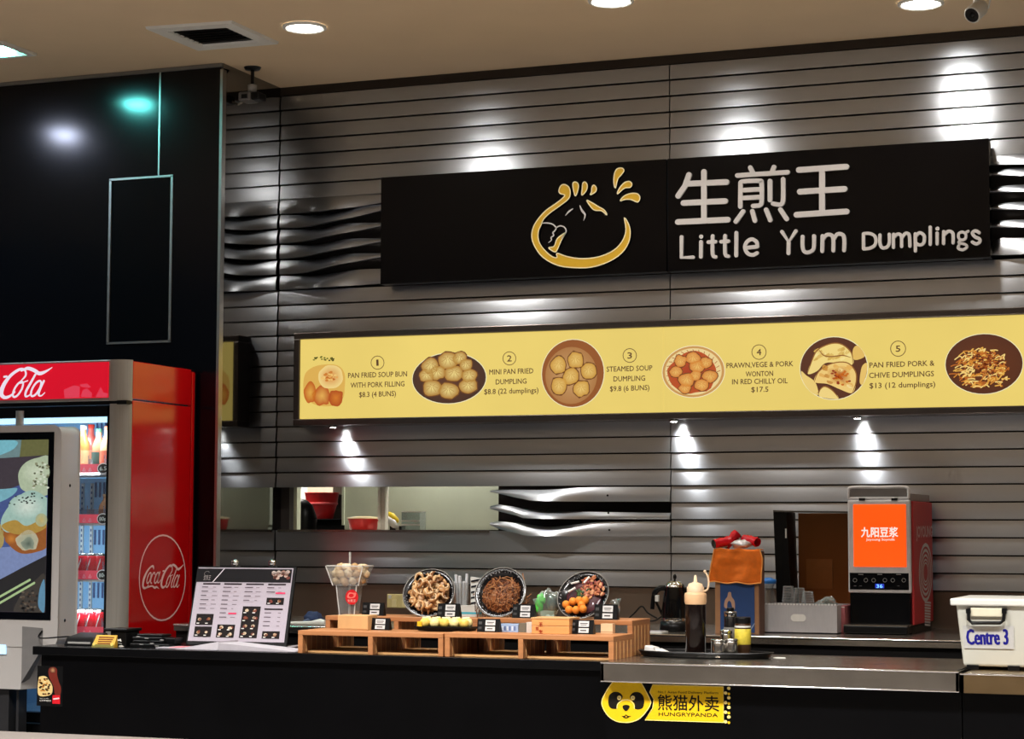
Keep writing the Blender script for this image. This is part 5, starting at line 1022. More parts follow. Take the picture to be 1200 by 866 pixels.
def jar(px, pyt, r, y, name, lab, cat, prof, parts, zb=TZ):
    t = thing(name, lab, cat); p = W(px, 760, y); k = (p-EYE).dot(fw)/2416.5; zt = W(px, pyt, y).z-zb
    for nm, m_, a, b, rr in parts: m = MB(); m.lathe([(0, zb+zt*a), (r*rr*.94*k, zb+zt*a), (r*rr*k, zb+zt*a+.003), (r*rr*k, zb+zt*b-.003), (r*rr*.93*k, zb+zt*b), (0, zb+zt*b)], (p.x, y, 0), 22); m.build(nm, m_, t)
    seat(t, (p.x, y, zb)); return p, k
tin = mat('steel_tin', (190, 186, 180), .22, 1)
jar(842, 749, 8, -1.585, 'steel_tin', 'squat steel tin at the front left of the jars on the tray', 'tin', 0, [('body', tin, 0, .85, 1), ('lid', chrome, .85, 1, 1.04)])
jar(857, 748, 8, -1.56, 'steel_tin', 'squat steel tin between the others at the front of the tray', 'tin', 0, [('body', tin, 0, .85, 1), ('lid', chrome, .85, 1, 1.04)])
jar(851, 738, 7, -1.47, 'steel_tin', 'taller shiny steel tin at the back of the jars on the tray', 'tin', 0, [('body', tin, 0, .85, 1), ('lid', chrome, .85, 1, 1.04)])
jar(838, 749, 4.5, -1.49, 'paper_tub', 'small white paper tub beside the steel tins on the tray', 'tub', 0, [('body', white_pl, 0, .95, 1), ('lid', white_pl, .95, 1, 1.06)])
p, k = jar(870.5, 723, 9.5, -1.50, 'spice_jar', 'spice jar with a yellow label and black lid on the tray', 'jar', 0, [('body', mat('spice_dark', (60, 40, 26), .25, coat=.4), 0, .84, 1), ('label', mat('yellow_label', (206, 186, 60), .5, nz=.2, scale=60), .30, .72, 1.015), ('white_band', white_pl, .72, .80, 1.01), ('lid', black_pl, .84, 1, 1.0)])
p, k = jar(856, 712, 7.5, -1.40, 'pepper_jar', 'black pepper jar with a silver ring lid behind the yellow-labelled jar', 'jar', 0, [('body', mat('pepper_black', (24, 22, 22), .25, coat=.4), 0, .8, 1), ('label', mat('grey_label', (120, 116, 108), .5, nz=.2, scale=60), .25, .6, 1.015), ('lid', chrome, .8, .92, 1.02), ('knob', black_pl, .92, 1, .6)])
# white storage tub
t = thing('storage_tub', 'white plastic tub labelled Centre 3 with a black handle', 'tub'); y = -1.72; zb = BZ-.006
a, b, c = W(1129, 782, y), W(1212, 782, y), W(1121, 706, y); zt_ = W(1121, 705, y).z; dp = .36
tubm = mat('milky_tub', (182, 182, 172), .35, nz=.03, scale=6)
m = MB(); m.hexa([(a.x, y, zb+.012), (b.x, y, zb+.012), (b.x, y+dp, zb+.012), (a.x, y+dp, zb+.012), (c.x, y-.02, zt_-.004), (b.x+.03, y-.02, zt_-.004), (b.x+.03, y+dp+.02, zt_-.004), (c.x, y+dp+.02, zt_-.004)]); m.build('body', tubm, t, bevel=.008)
m = MB(); l = W(1113.5, 706, y-.03).x; m.box(l, b.x+.05, y-.034, y+dp+.034, zt_-.012, zt_+.012); m.build('lid', white_pl, t, bevel=.005)
hm = MB(); yy = y-.022; pts = [W(*q_, yy-.012) for q_ in ((1135, 716), (1135, 726), (1139, 730), (1172, 730), (1176, 727), (1177, 716))]; hm.tube(pts, .006, 8); hm.build('handle', black_pl, t)
for q_ in ((1135, 716), (1177, 716)): p = W(*q_, yy-.006); m = MB(); m.box(p.x-.008, p.x+.008, yy-.014, yy+.01, p.z-.008, p.z+.008); m.build('handle_mount', black_pl, t)
m = MB(); p, p2 = W(1137, 712, yy), W(1175, 723, yy); m.box(p.x, p2.x, yy-.004, yy+.012, p2.z, p.z); m.build('grip_recess', mat('cream_grip', (206, 200, 176), .4), t, bevel=.003)
sl = Vector((0, -.02, zt_-zb-.012)); s = Sheet((0, y-.003, zb+.012), (1, 0, 0), (0, sl.y, sl.z), .0008); s.view(1060, 680, 4.657)
s.poly([(318, 248), (596, 250), (598, 376), (324, 370)], (176, 176, 174), 1)
for dx_ in (-3, 3): s.text('Centre 3', (342+dx_, 350), (566+dx_, 350), 84, (26, 24, 120), 2+dx_*.05, bold=.015)
s.build('label', prn, t)
for px in (1140, 1188): p = W(px, 780, y); m = MB(); m.box(p.x-.02, p.x+.02, y-.004, y+.03, zb, zb+.016); m.build('foot', black_pl, t)
seat(t, ((a.x+b.x)/2, y+dp/2, zb))
# ------------------------------------------------------------------ on the rear shelf
t = thing('soymilk_machine', 'drinks dispenser with a glowing orange front and red sides on the rear shelf', 'drinks machine'); y = -.56
x0, x1 = W(994, 690, y).x, W(1068, 690, y).x; zT = W(1030, 586, y).z; d = .48
m = MB(); m.box(x0+.006, x1-.004, y+.012, y+d, SZ+.03, zT-.004); m.build('casing', black_pl, t)
m = MB(); m.box(x1-.004, x1+.006, y+.03, y+d, SZ+.035, zT-.004); m.build('side_panel', mat('muted_red_panel', (196, 52, 56), .5), t, bevel=.003)
m = MB(); zb_ = W(1030, 695, y).z; m.box(x0, x1, y, y+.02, zb_, zT+.001); m.build('front_frame', mat('light_grey_shell', (206, 205, 208), .4), t, bevel=.007)
m = MB(); q0, q1 = W(999.7, 590, y), W(1062.6, 667, y); m.box(q0.x, q1.x, y-.004, y+.004, W(1030, 664.5, y).z, W(1030, 591, y).z); sc_ = m.build('lit_screen', mat('glowing_orange', (246, 84, 12), .3, emit=.85, nz=.05, scale=6), t, bevel=.004)
s = vsheet(y-.0045, .0006).view(980, 560, 4.5615); s.text('九阳豆浆', (134, 312), (330, 312), 40, (250, 240, 230), 1, bold=.045); s.text('Joyoung Soymilk', (160, 335), (314, 335), 12, (250, 236, 224), 1, bold=.03)
s.build('lettering', print_mat('backlit_white', .95), sc_)
m = MB(); z0_, z1_ = W(1030, 691, y).z, W(1030, 671.5, y).z; m.box(W(996, 680, y).x, W(1065, 680, y).x, y-.003, y+.004, z0_, z1_); cp = m.build('control_panel', black_gloss, t)
s = vsheet(y-.0035, .0006).view(980, 560, 4.5615)
for x in (100, 158, 200, 260, 302, 361): s.line([(x+10*math.cos(a), 547+10*math.sin(a)) for a in [2*PI*i/14 for i in range(14)]], .0016, (150, 150, 150), 1, closed=True)
for x in (118, 220, 320): s.rect((x, 514), (x+26, 518), (150, 150, 150), 1)
for x in (94, 124, 326): s.rect((x, 576), (x+12, 579), (110, 110, 110), 1)
s.build('button', prn, cp)
s = vsheet(y-.004, .0006).view(980, 560, 4.5615); s.rect((208, 566), (256, 590), (20, 40, 150), 1); s.text('36', (216, 588), (248, 588), 19, (120, 190, 255), 2, bold=.03); s.build('blue_display', print_mat('blue_glow', 1.6), cp)
m = MB(); m.box(x0+.0, x1-.001, y+.03, y+d-.02, zT-.002, W(1030, 578, y+.04).z-.002); m.build('lid_base', mat('pale_top_cover', (150, 140, 142), .4), t)
hb = W(1030, 584, y+.02).z; ht = W(1030, 571, y+.02).z; m = MB(); xs0, xs1 = W(993, 580, y+.02).x, W(1066, 580, y+.02).x
m.tube(smooth_line([V3(xs0+.005, y+.02, hb), V3(xs0+.005, y+.02, ht-.02), V3(xs0+.018, y+.02, ht), V3((xs0+xs1)/2, y+.02, ht), V3(xs1-.018, y+.02, ht), V3(xs1-.005, y+.02, ht-.02), V3(xs1-.005, y+.02, hb)], 4), .006, 8)
m.tube([V3(xs0+.005, y+.02, hb), V3(xs1-.005, y+.02, hb)], .006, 8); m.build('hopper_rim', mat('light_grey_shell', (186, 184, 186)), t)
m = MB(); m.box(xs0+.008, xs1-.008, y+.022, y+.03, hb, ht-.004); m.build('hopper_back', mat('smoke_grey', (120, 118, 118), .35), t)
for px in (1010, 1048): p = W(px, 585, y); m = MB(); m.box(p.x-.012, p.x+.012, y-.002, y+.012, zT-.002, zT+.008); m.build('latch', black, t)
m = MB(); m.box(x0+.008, x1-.006, y+.0, y+.012, W(1030, 735, y).z, zb_-.004); m.build('dispensing_bay', black_gloss, t)
m = MB(); m.box(x0-.0, x1+.0, y-.10, y+.03, SZ+.004, SZ+.034); m.build('drip_tray', black_pl, t, bevel=.003); m = MB(); m.box(x0+.0, x1+.0, y-.10, y+.03, SZ+.034, SZ+.038); m.build('drip_grid', steel_bench, t)
m = MB(); m.box(x0+.01, x1, y, y+d-.02, SZ, SZ+.03); m.build('base', black_pl, t)
for yy_ in (y+.08, y+d-.06): m = MB(); m.lathe([(0, 0), (.015, 0), (.015, .035), (0, .035)], (x1-.02, yy_, SZ), 12); m.build('foot', silver, t)
s = Sheet((x1+.0066, 0, 0), (0, 1, 0), (0, 0, 1)).view(980, 560, 4.5615); GY = (226, 218, 222)
cy_, cz_ = 476, 520
for rr in (1, .80, .62, .46, .34): s.line([(477+34*rr*math.cos(a), 505+148*rr*math.sin(a)) for a in [2*PI*i/28 for i in range(28)]], .012*(rr+.2), GY, 1, closed=True)
for i in range(9): s.line([(473, 664+i*15), (505-i*.5, 668+i*15)], .008, GY, 1)
s.text('JOYOUNG', (428, 318), (513, 314), 60, (226, 190, 192), 1, bold=.05); s.build('side_print', prn, t)
seat(t, ((x0+x1)/2, y+d/2, SZ))
# tall brown open box leaning behind
t = thing('cardboard_box', 'tall open brown box with black edges behind the grey crate', 'box'); y = -.30; a, b = W(926, 700, y), W(1000, 700, y); zT = W(960, 601, y).z
brm = mat('brown_box_inside', (158, 96, 46), .75, nz=.06, scale=4); m = MB(); m.box(a.x, b.x, y+.16, y+.165, SZ, zT); m.build('back_flap', brm, t)
m = MB(); m.box(a.x, b.x, y, y+.16, SZ, SZ+.004); m.build('bottom_flap', brm, t)
a2 = W(910, 700, y-.02).x; m = MB(); m.hexa([(a2+.004, y-.02, SZ), (a.x+.012, y-.0, SZ), (a.x, y+.165, SZ), (a2-.0, y+.15, SZ), (a2-.012, y-.02, zT+.012), (a.x-.014, y, zT+.002), (a.x-.014, y+.165, zT+.002), (a2-.014, y+.15, zT+.012)]); m.build('side_flap', black, t)
m = MB(); m.hexa([(a2-.012, y-.02, zT+.004), (b.x, y-.02, zT+.0), (b.x, y+.165, zT+.0), (a2-.012, y+.165, zT+.004), (a2-.012, y-.02, zT+.010), (b.x, y-.02, zT+.006), (b.x, y+.165, zT+.006), (a2-.012, y+.165, zT+.010)]); m.build('top_flap', mat('dark_box_top', (70, 66, 60), .6), t)
m = MB(); p, p2 = W(945, 655, y+.16), W(976, 690, y+.16); m.box(p.x, p2.x, y+.155, y+.16, p2.z, p.z); m.build('tape_patch', mat('box_tape', (178, 114, 58), .5), t)
p = W(922, 625, y-.002); m = MB(); m.box(p.x-.003, p.x+.003, y-.02, y-.015, p.z-.02, p.z+.02); m.build('staple', white_pl, t); seat(t, ((a.x+b.x)/2, y+.08, SZ))
# grey crate with cups
t = thing('grey_crate', 'light grey corrugated plastic box with an oval hand hole holding cups', 'crate'); y = -.70; a, b = W(893, 742, y), W(981, 742, y); zT = W(930, 709, y).z; d = .26; gm = mat('grey_corrugated', (168, 166, 168), .5, nz=.04, scale=20, stretch=(8, 1, 1))
m = MB(); m.box(a.x, b.x, y, y+.006, SZ, zT); m.build('front_wall', gm, t); m = MB(); m.box(a.x, b.x, y+d-.006, y+d, SZ, zT); m.build('rear_wall', gm, t)
for x in (a.x, b.x-.006): m = MB(); m.box(x, x+.006, y+.006, y+d-.006, SZ, zT); m.build('end_wall', gm, t)
m = MB(); m.box(a.x, b.x, y, y+d, SZ, SZ+.005); m.build('floor_panel', gm, t)
m = MB()
for i in range(24): u = a.x+(b.x-a.x)*(i+.1)/24; m.box(u, u+(b.x-a.x)/24*.6, y-.001, y+.007, zT, zT+.006)
m.build('toothed_edge', mat('pale_edge', (214, 212, 210), .5), t)
p = W(935.5, 724, y-.002); k = (p-EYE).dot(fw)/2416.5; m = MB(); n = 24; m.add([(p.x+4.5*k*math.cos(v)+(4.5*k if math.cos(v) > 0 else -4.5*k), y-.002, p.z+4.4*k*math.sin(v)) for v in [2*PI*(i+.5)/n for i in range(n)]], [tuple(range(n))]); m.build('hand_hole', mat('hole_rim', (214, 212, 206), .5), t)
seat(t, ((a.x+b.x)/2, y+d/2, SZ))
def cups(px, pt, n, y, lab):
    t = thing('cup_stack', lab, 'cups', 'stacks of clear cups in the crate'); p = W(px, 712, y); k = (p-EYE).dot(fw)/2416.5; zt = W(px, pt, y).z; z = SZ+.006
    m = MB(); m.lathe([(5.6*k, zt-.0), (7.6*k, zT-.01), (8*k, z+.01)], (p.x, y, 0), 20); m.build('cup', clear, t)
    for i in range(n): m = MB(); zz = zt-.003-i*(zt-zT)/n*.9; rr = (5.7+1.8*(i/n))*k; m.lathe([(rr, zz-.0025), (rr+.0022, zz), (rr, zz+.0025)], (p.x, y, 0), 20); m.build('rim', clear, t)
    m = MB(); m.lathe([(0, zt), (5.6*k, zt)], (p.x, y, 0), 20); m.build('base', clear, t); seat(t, (p.x, y, z))
cups(924, 687, 6, -.62, 'tallest stack of clear cups at the left in the grey crate'); cups(937, 689, 6, -.54, 'middle stack of clear cups set back in the grey crate'); cups(947, 693, 5, -.62, 'shortest stack of clear cups at the right in the grey crate')
t = thing('plastic_bag', 'crumpled white plastic bag at the right end of the grey crate', 'bag'); p = W(968, 705, -.6); k = (p-EYE).dot(fw)/2416.5
m = MB(); m.ball((p.x, -.6, zT-.005), (13*k, 12*k, 9*k), 18, 12, None, lump=.5, seed=2); m.build('film', glass_mat('bag_film', (232, 240, 238), .22), t); m = MB(); m.ball((p.x+4*k, -.6, zT+.01), (7*k, 6*k, 6*k), 12, 9, None, lump=.6, seed=5); m.build('inner_film', glass_mat('bag_film'), t); m = MB(); m.ball((p.x, -.6, SZ+.045), (.035, .03, .038), 12, 9, None, lump=.3, seed=5); m.build('wrapped_cups', white_pl, t); seat(t, (p.x, -.6, SZ+.006))
# pinkish box next to the crate
t = thing('red_carton', 'low reddish carton between the grey crate and the drinks machine', 'box'); y = -.62; a, b = W(982.5, 742, y), W(990, 742, y); m = MB(); m.box(a.x, b.x, y, y+.2, SZ, W(985, 710, y).z); m.build('carton', mat('dusty_red', (170, 96, 100), .5), t); m = MB(); m.box(a.x, b.x, y-.001, y, W(985, 712, y).z, W(985, 711, y).z); m.build('lid_seam', white_pl, t); seat(t, ((a.x+b.x)/2, y+.1, SZ))
# water carafe
t = thing('carafe', 'clear waisted carafe with a bright blue lid behind the grey crate', 'carafe'); y = -.40; p = W(901, 710, y); k = (p-EYE).dot(fw)/2416.5; Z = lambda py: W(901, py, y).z
m = MB(); m.lathe([(0, SZ+.001), (9*k, SZ+.001), (9.5*k, Z(715)), (8.5*k, Z(703)), (6*k, Z(692)), (5.6*k, Z(688)), (7.5*k, Z(683))], (p.x, y, 0), 24); m.build('glass', glass_mat('clear_plastic'), t)
m = MB(); m.lathe([(8*k, Z(684)), (9*k, Z(683)), (9*k, Z(679.5)), (6*k, Z(678.5)), (3*k, Z(677)), (0, Z(677))], (p.x, y, 0), 24); m.build('lid', mat('bright_blue_lid', (44, 120, 206), .35), t); seat(t, (p.x, y, SZ))
# cardboard box with blue panel, orange cloth, crushed cans
t = thing('carton_tower', 'upright kraft carton with a deep blue front and a bottle outline', 'box'); y = -.80; a, b = W(838, 742, y), W(889, 742, y); zT = W(862, 645, y).z; d = .085
kr = mat('kraft_card', (150, 108, 74), .7); m = MB(); m.box(a.x, b.x, y+.004, y+d, SZ, zT-.003); m.build('carton', kr, t)
m = MB(); m.box(W(844, 700, y).x, W(884, 700, y).x, y, y+.004, SZ+.004, zT-.004); bp = m.build('blue_panel', mat('deep_blue_print', (30, 62, 112), .5, nz=.06), t)
m = MB(); m.box(b.x, b.x+.004, y+.004, y+d, SZ, zT-.004); m.build('side_flap', mat('brown_flap', (96, 66, 52), .7), t)
s = vsheet(y-.0006).view(730, 600, 4.33); s.spoly([(535, 408), (548, 408), (552, 430), (566, 452), (568, 492), (556, 486), (550, 462), (540, 450), (530, 462), (528, 488), (514, 480), (518, 448), (530, 430)], (176, 140, 116), 1, n=3)
s.line([(640, 610), (668, 566)], .003, (150, 160, 180), 1); s.build('bottle_outline', prn, bp); seat(t, ((a.x+b.x)/2, y+d/2, SZ))
t = thing('orange_cloth', 'bright orange cleaning cloth draped over the top of the blue carton', 'cloth'); m = MB()
tl, tr_, br2, bl2 = [W(*q_, y-.012) for q_ in ((837, 643), (890, 644), (891, 684), (830.5, 682))]; mid = W(893.5, 655, y-.012)
nx, nz_ = 22, 14; vs = []
for j in range(nz_+1):
    v = j/nz_
    L_ = tl.lerp(bl2, v); Rr_ = tr_.lerp(mid, v/.3) if v < .3 else mid.lerp(br2, (v-.3)/.7)
    for i in range(nx+1):
        u = i/nx; q_ = L_.lerp(Rr_, u); q_.y += -.008*math.sin(u*9+v*2)*v-.006*noise.noise(V3(u*5, v*5, 1)); q_.z += .003*math.sin(u*14)*(1 if j in (0, nz_) else .3); vs.append(q_)
m.add(vs, [(j*(nx+1)+i, (j+1)*(nx+1)+i, (j+1)*(nx+1)+i+1, j*(nx+1)+i+1) for j in range(nz_) for i in range(nx)], None, True)
clm = mat('orange_cloth_fibre', (226, 112, 26), .9, nz=.12, scale=40, bump=.6); o = m.build('hanging_cloth', clm, t); sd = o.modifiers.new('thick', 'SOLIDIFY'); sd.thickness = .004
m = MB(); top = [vs[i] for i in range(nx+1)]; vs2 = top+[V3(q_.x*.98+((a.x+b.x)/2)*.02, y+d*.75, zT+.004) for q_ in top]; m.add(vs2, [(i, i+1, nx+2+i, nx+1+i) for i in range(nx)], None, True); o = m.build('top_fold', clm, t); sd = o.modifiers.new('thick', 'SOLIDIFY'); sd.thickness = .004
hem = MB(); hem.tube([vs[nz_*(nx+1)+i] for i in range(nx+1)], .003, 6); hem.tube([vs[j*(nx+1)+nx] for j in range(nz_+1)], .003, 6); hem.tube([vs[j*(nx+1)] for j in range(nz_+1)], .003, 6); hem.build('hem', mat('orange_hem', (240, 160, 80), .8), t); seat(t, ((a.x+b.x)/2, y, SZ))
def crushed(px, py, yy, ang, lab, tip=0):
    t = thing('crushed_can', lab, 'can', 'crushed cans on the carton'); p = W(px, py, yy); k = (p-EYE).dot(fw)/2416.5; R_ = 7*k; L = 22*k
    m = MB(); n = 16; prof = []
    for j in range(10):
        u = j/9
        for i in range(n):
            a_ = 2*PI*i/n; rr = R_*(.82 if j in (0, 9) else 1)*(1-.22*abs(math.sin(u*7+a_*2))*(0 < j < 9)); prof.append((L*(u-.5), rr*math.cos(a_), rr*math.sin(a_)*.9))
    m.add(prof, [(j*n+i, j*n+(i+1) % n, (j+1)*n+(i+1) % n, (j+1)*n+i) for j in range(9) for i in range(n)], (206, 24, 38), True)
    MM = Matrix.Translation(p) @ Matrix.Rotation(ang, 4, 'Y') @ Matrix.Rotation(tip, 4, 'Z'); m.xf(MM); m.build('body', print_mat('can_red', rough=.25, coat=.4), t)
    m = MB(); m.add([(-L*.5-.001, R_*.8*math.cos(2*PI*i/n), R_*.72*math.sin(2*PI*i/n)) for i in range(n)], [tuple(range(n))]); m.add([(-L*.5-.0022, R_*.3*math.cos(2*PI*i/n), R_*.2+R_*.25*math.sin(2*PI*i/n)) for i in range(n)], [tuple(range(n))]); m.xf(MM); m.build('lid', chrome, t)
    m = MB(); m.add([(L*(u-.5), R_*1.03*math.cos(a_), R_*.95*math.sin(a_)) for a_ in (-2.1, -1.8, -1.5) for u in (.2, .45, .7)], [(0, 1, 4, 3), (1, 2, 5, 4), (3, 4, 7, 6), (4, 5, 8, 7)]); m.xf(MM); m.build('white_swirl', white_pl, t); lo = p.z-R_; seat(t, (p.x, yy, lo))
zc = W(860, 640, y+.05)
crushed(846, 635.5, y+.05, -.25, 'crushed red can showing its lid at the left of the orange cloth top', .75); crushed(857, 632.5, y+.10, -.9, 'crushed red can tilted up behind the other cans', .35); crushed(880, 633.5, y+.07, .2, 'crushed red can at the right end on the orange cloth', -.5)
t = MB(); p = W(869, 638, y+.04); k = (p-EYE).dot(fw)/2416.5; t.ball(p, (11*k, 9*k, 5*k), 16, 9, None, lump=.5, seed=12); t = t.build('paper_scrap', mat('silver_crumple', (206, 204, 206), .35, .4), None); tag(t, 'crumpled silvery paper between the red cans on the orange cloth', 'paper'); seat(t, p-V3(0, 0, 5*k))
# kettle
t = thing('electric_kettle', 'black electric kettle with a chrome lid on the rear shelf', 'kettle'); y = -.72; p = W(791, 741, y); k = (p-EYE).dot(fw)/2416.5; Z = lambda py: W(791, py, y).z
m = MB(); m.lathe([(0, SZ), (17*k, SZ), (18*k, SZ+.006), (17*k, Z(728)), (0, Z(728))], (p.x, y, 0), 28); m.build('base', black_pl, t)
m = MB(); m.lathe([(15.5*k, Z(727)), (16*k, Z(718)), (14*k, Z(700)), (11.5*k, Z(688))], (p.x, y, 0), 28); m.build('body', mat('kettle_black', (10, 10, 11), .15, coat=.5), t)
m = MB(); m.lathe([(16.1*k, Z(727.5)), (16.5*k, Z(726)), (16.1*k, Z(724))], (p.x, y, 0), 28); m.build('ring', chrome, t)
m = MB(); m.lathe([(11.8*k, Z(688)), (11.2*k, Z(685)), (8*k, Z(681.5)), (3*k, Z(680.5)), (0, Z(680.5))], (p.x, y, 0), 26); m.build('lid', chrome, t); m = MB(); m.ball((p.x, y, Z(676)), (2.2*k, 2.2*k, 3.4*k), 10, 8); m.tube([(p.x, y, Z(681)), (p.x, y, Z(677))], 1.2*k, 8); m.build('knob', black_pl, t)
m = MB(); m.tube(smooth_line([V3(p.x-11*k, y-.01, Z(689)), V3(p.x-18*k, y-.02, Z(690)), V3(p.x-24*k, y-.02, Z(698)), V3(p.x-26*k, y-.02, Z(714))], 6), [3.4*k]*12+[2.6*k]*7, 10); m.tube([V3(p.x-24*k, y-.02, Z(700)), V3(p.x-14*k, y-.01, Z(722))], 1.6*k, 8); m.build('handle', black_pl, t)
m = MB(); m.box(p.x-20.5*k, p.x-16*k, y-.046, y-.03, Z(705), Z(697.5)); m.build('switch_tag', white_pl, t, bevel=.002)
m = MB(); m.hexa([(p.x+9*k, y-.012, Z(700)), (p.x+12*k, y-.004, Z(700)), (p.x+12*k, y+.01, Z(700)), (p.x+9*k, y+.014, Z(700)), (p.x+9*k, y-.014, Z(689)), (p.x+16*k, y-.003, Z(689)), (p.x+16*k, y+.003, Z(689)), (p.x+9*k, y+.014, Z(689))]); m.build('spout', MATS['kettle_black'], t); seat(t, (p.x, y, SZ))
# cable behind kettle, cream tub, sponge, cloth, wall socket
t = MB(); pts = [V3(*W(px, py, -.55)) for px, py in ((734, 727), (743, 719), (752, 710.5), (759, 718), (770, 724.5))]; t.tube(smooth_line(pts, 6), .0035, 6); pts = [V3(*W(px, py, -.55)) for px, py in ((758, 728), (768, 727), (776, 722))]; t.tube(smooth_line(pts, 5), .0035, 6); t = t.build('power_cable', black, None); tag(t, 'looping black power cable to the left of the kettle', 'cable')
bb = W(734, 727, -.55); t.data.transform(Matrix.Translation(V3(0, 0, 0))); seat(t, bb)
t = thing('cream_tub', 'small cream tub on the rear shelf beside the riser end', 'tub'); y = -.86; a, b = W(742, 740, y), W(755.5, 740, y); m = MB(); m.taper(((a.x+b.x)/2, y+.03), (b.x-a.x)/2*.94, .026, SZ, ((a.x+b.x)/2, y+.03), (b.x-a.x)/2, .03, W(748, 729, y).z); m.build('tub', mat('cream_carton', (224, 190, 150)), t); m = MB(); zz = W(748, 729, y).z; m.box(a.x-.002, b.x+.002, y-.002, y+.062, zz, zz+.004); m.build('lid', MATS['cream_cap'], t); seat(t, ((a.x+b.x)/2, y+.03, SZ))
t = thing('papers', 'flat white papers on the rear shelf under the kettle cable', 'paper'); a, b = W(757, 740, -.9), W(778, 740, -.9); m = MB(); m.box(a.x, b.x, -.93, -.84, SZ, SZ+.006); m.build('paper', white_pl, t); m = MB(); m.box(a.x+.01, b.x-.01, -.92, -.85, SZ+.006, SZ+.008); m.build('paper', mat('leaflet_grey', (176, 170, 176)), t); seat(t, ((a.x+b.x)/2, -.88, SZ))
t = thing('rag', 'crumpled navy blue rag on the rear shelf beside the menu stand', 'cloth'); y = -.80; p = W(367, 727, y); k = (p-EYE).dot(fw)/2416.5
m = MB(); m.ball((p.x, y, SZ+7*k), (11*k, 9*k, 8*k), 18, 12, None, lump=.55, seed=21); m.build('rag', mat('navy_cloth', (40, 54, 88), .85, nz=.2, scale=30), t); m = MB(); m.tube([(p.x-8*k, y-.03, SZ+4*k), (p.x-3*k, y-.03, SZ+6*k), (p.x+9*k, y-.02, SZ+3*k)], .006, 7); m.build('fold', mat('pale_blue_cloth', (96, 110, 140), .8), t); seat(t, (p.x, y, SZ))
t = MB(); p = W(376, 733, -.84); k = (p-EYE).dot(fw)/2416.5; t.tube([(p.x-36*k, -.86, SZ+2.2*k), (p.x-10*k, -.86, SZ+2.6*k), (p.x+2*k, -.86, SZ+4*k), (p.x+8*k, -.86, SZ+3.2*k)], [1.6*k, 2.4*k, 4*k, 3*k], 10); t = t.build('white_brush', white_pl, None); tag(t, 'long white plastic utensil lying in front of the navy rag', 'utensil'); seat(t, (p.x, -.86, SZ))
def socket(px0, px1, py0, py1, yy, lab):
    t = thing('power_socket', lab, 'socket'); a, b = W(px0, py0, yy), W(px1, py1, yy); m = MB(); m.box(a.x, b.x, yy-.01, yy, b.z, a.z); m.build('plate', mat('cream_socket', (206, 196, 140), .45), t, bevel=.003)
    for i in range(2): x = a.x+(b.x-a.x)*(.30+.42*i); z = a.z+(b.z-a.z)*.62; m = MB(); m.box(x-.012, x+.012, yy-.013, yy-.01, z-.02, z+.014); m.build('outlet', mat('cream_outlet', (222, 214, 166), .45), t); 
    for i in range(2): x = a.x+(b.x-a.x)*(.12+.0*i); z = a.z+(b.z-a.z)*.2; m = MB(); m.box(x-.006, x+.008, yy-.014, yy-.01, z-.008, z+.008) ; m.build('switch', white_pl, t) if i == 0 else None
    seat(t, ((a.x+b.x)/2, yy, b.z))
socket(454.5, 483, 696, 712.5, -.001, 'cream double power socket on the brown splashback')
# ------------------------------------------------------------------ inside the hatch
def hp(px, py, y): return W(px, py, y)
t = thing('red_food_tub', 'round red plastic tub with a cream lid on the hatch sill', 'tub'); y = .10; a, b = W(408, 615, y), W(440.5, 615, y); cx = (a.x+b.x)/2; r = (b.x-a.x)/2; zt_ = W(424, 607.5, y).z
m = MB(); m.lathe([(0, HZ0), (r*.90, HZ0), (r*.98, zt_-.01), (r*1.05, zt_)], (cx, y+r*.2, 0), 28); m.build('tub', mat('red_plastic', (206, 24, 20), .35), t); m = MB(); m.lathe([(r*1.06, zt_-.002), (r*1.06, zt_+.004), (r*.5, zt_+.010), (0, zt_+.011)], (cx, y+r*.2, 0), 28); m.build('lid', mat('cream_lid', (226, 206, 160), .45), t); seat(t, (cx, y+r*.2, HZ0))
t = thing('white_post', 'white slotted upright post standing in the hatch', 'post'); y = .06; a, b = W(443, 600, y), W(452, 600, y)
m = MB(); m.box(a.x+.002, b.x, y+.006, y+.03, HZ0, Z0+.018); m.build('channel', mat('post_white', (206, 202, 190), .45), t)
for z0_, z1_ in ((574, 590), (592, 609), (611, 620)): m = MB(); m.box(a.x, a.x+(b.x-a.x)*.35, y-.004, y+.006, max(HZ0, W(445, z1_, y).z), W(445, z0_, y).z); m.build('slot_bar', mat('post_white', (206, 202, 190)), t)
m = MB(); m.box(b.x-.007, b.x, y-.004, y+.006, HZ0, Z0+.018); m.build('edge_bar', MATS['post_white'], t); seat(t, ((a.x+b.x)/2, y+.01, HZ0))
t = thing('yellow_packet', 'yellow and white crumpled packet leaning beside the white post', 'packet'); y = .12; p = W(461, 620, y); k = (p-EYE).dot(fw)/2416.5
m = MB(); M = Matrix.Rotation(.75, 3, 'Y'); m.ball((p.x-.5*k, y, HZ0+14*k), (9*k, 4*k, 4.6*k), 14, 9, None, lump=.25, M=M, seed=1); m.build('yellow_part', mat('yellow_rubber', (222, 190, 30), .45), t)
m = MB(); m.ball((p.x-1*k, y-.01, HZ0+9*k), (10*k, 4*k, 4.4*k), 14, 9, None, lump=.25, M=M, seed=2); m.tube([(p.x+5*k, y, HZ0), (p.x+5*k, y, HZ0+6*k)], 2*k, 8); m.build('white_part', white_pl, t); m = MB(); m.box(p.x-7*k, p.x+9*k, y+.02, y+.06, HZ0, HZ0+4.5*k); m.build('dark_base', black_pl, t); seat(t, (p.x, y, HZ0))
t = thing('clear_container', 'clear rectangular plastic container standing on the hatch sill', 'container'); y = .10; a, b = W(470.5, 618, y), W(492, 618, y); zt_ = W(480, 600, y).z
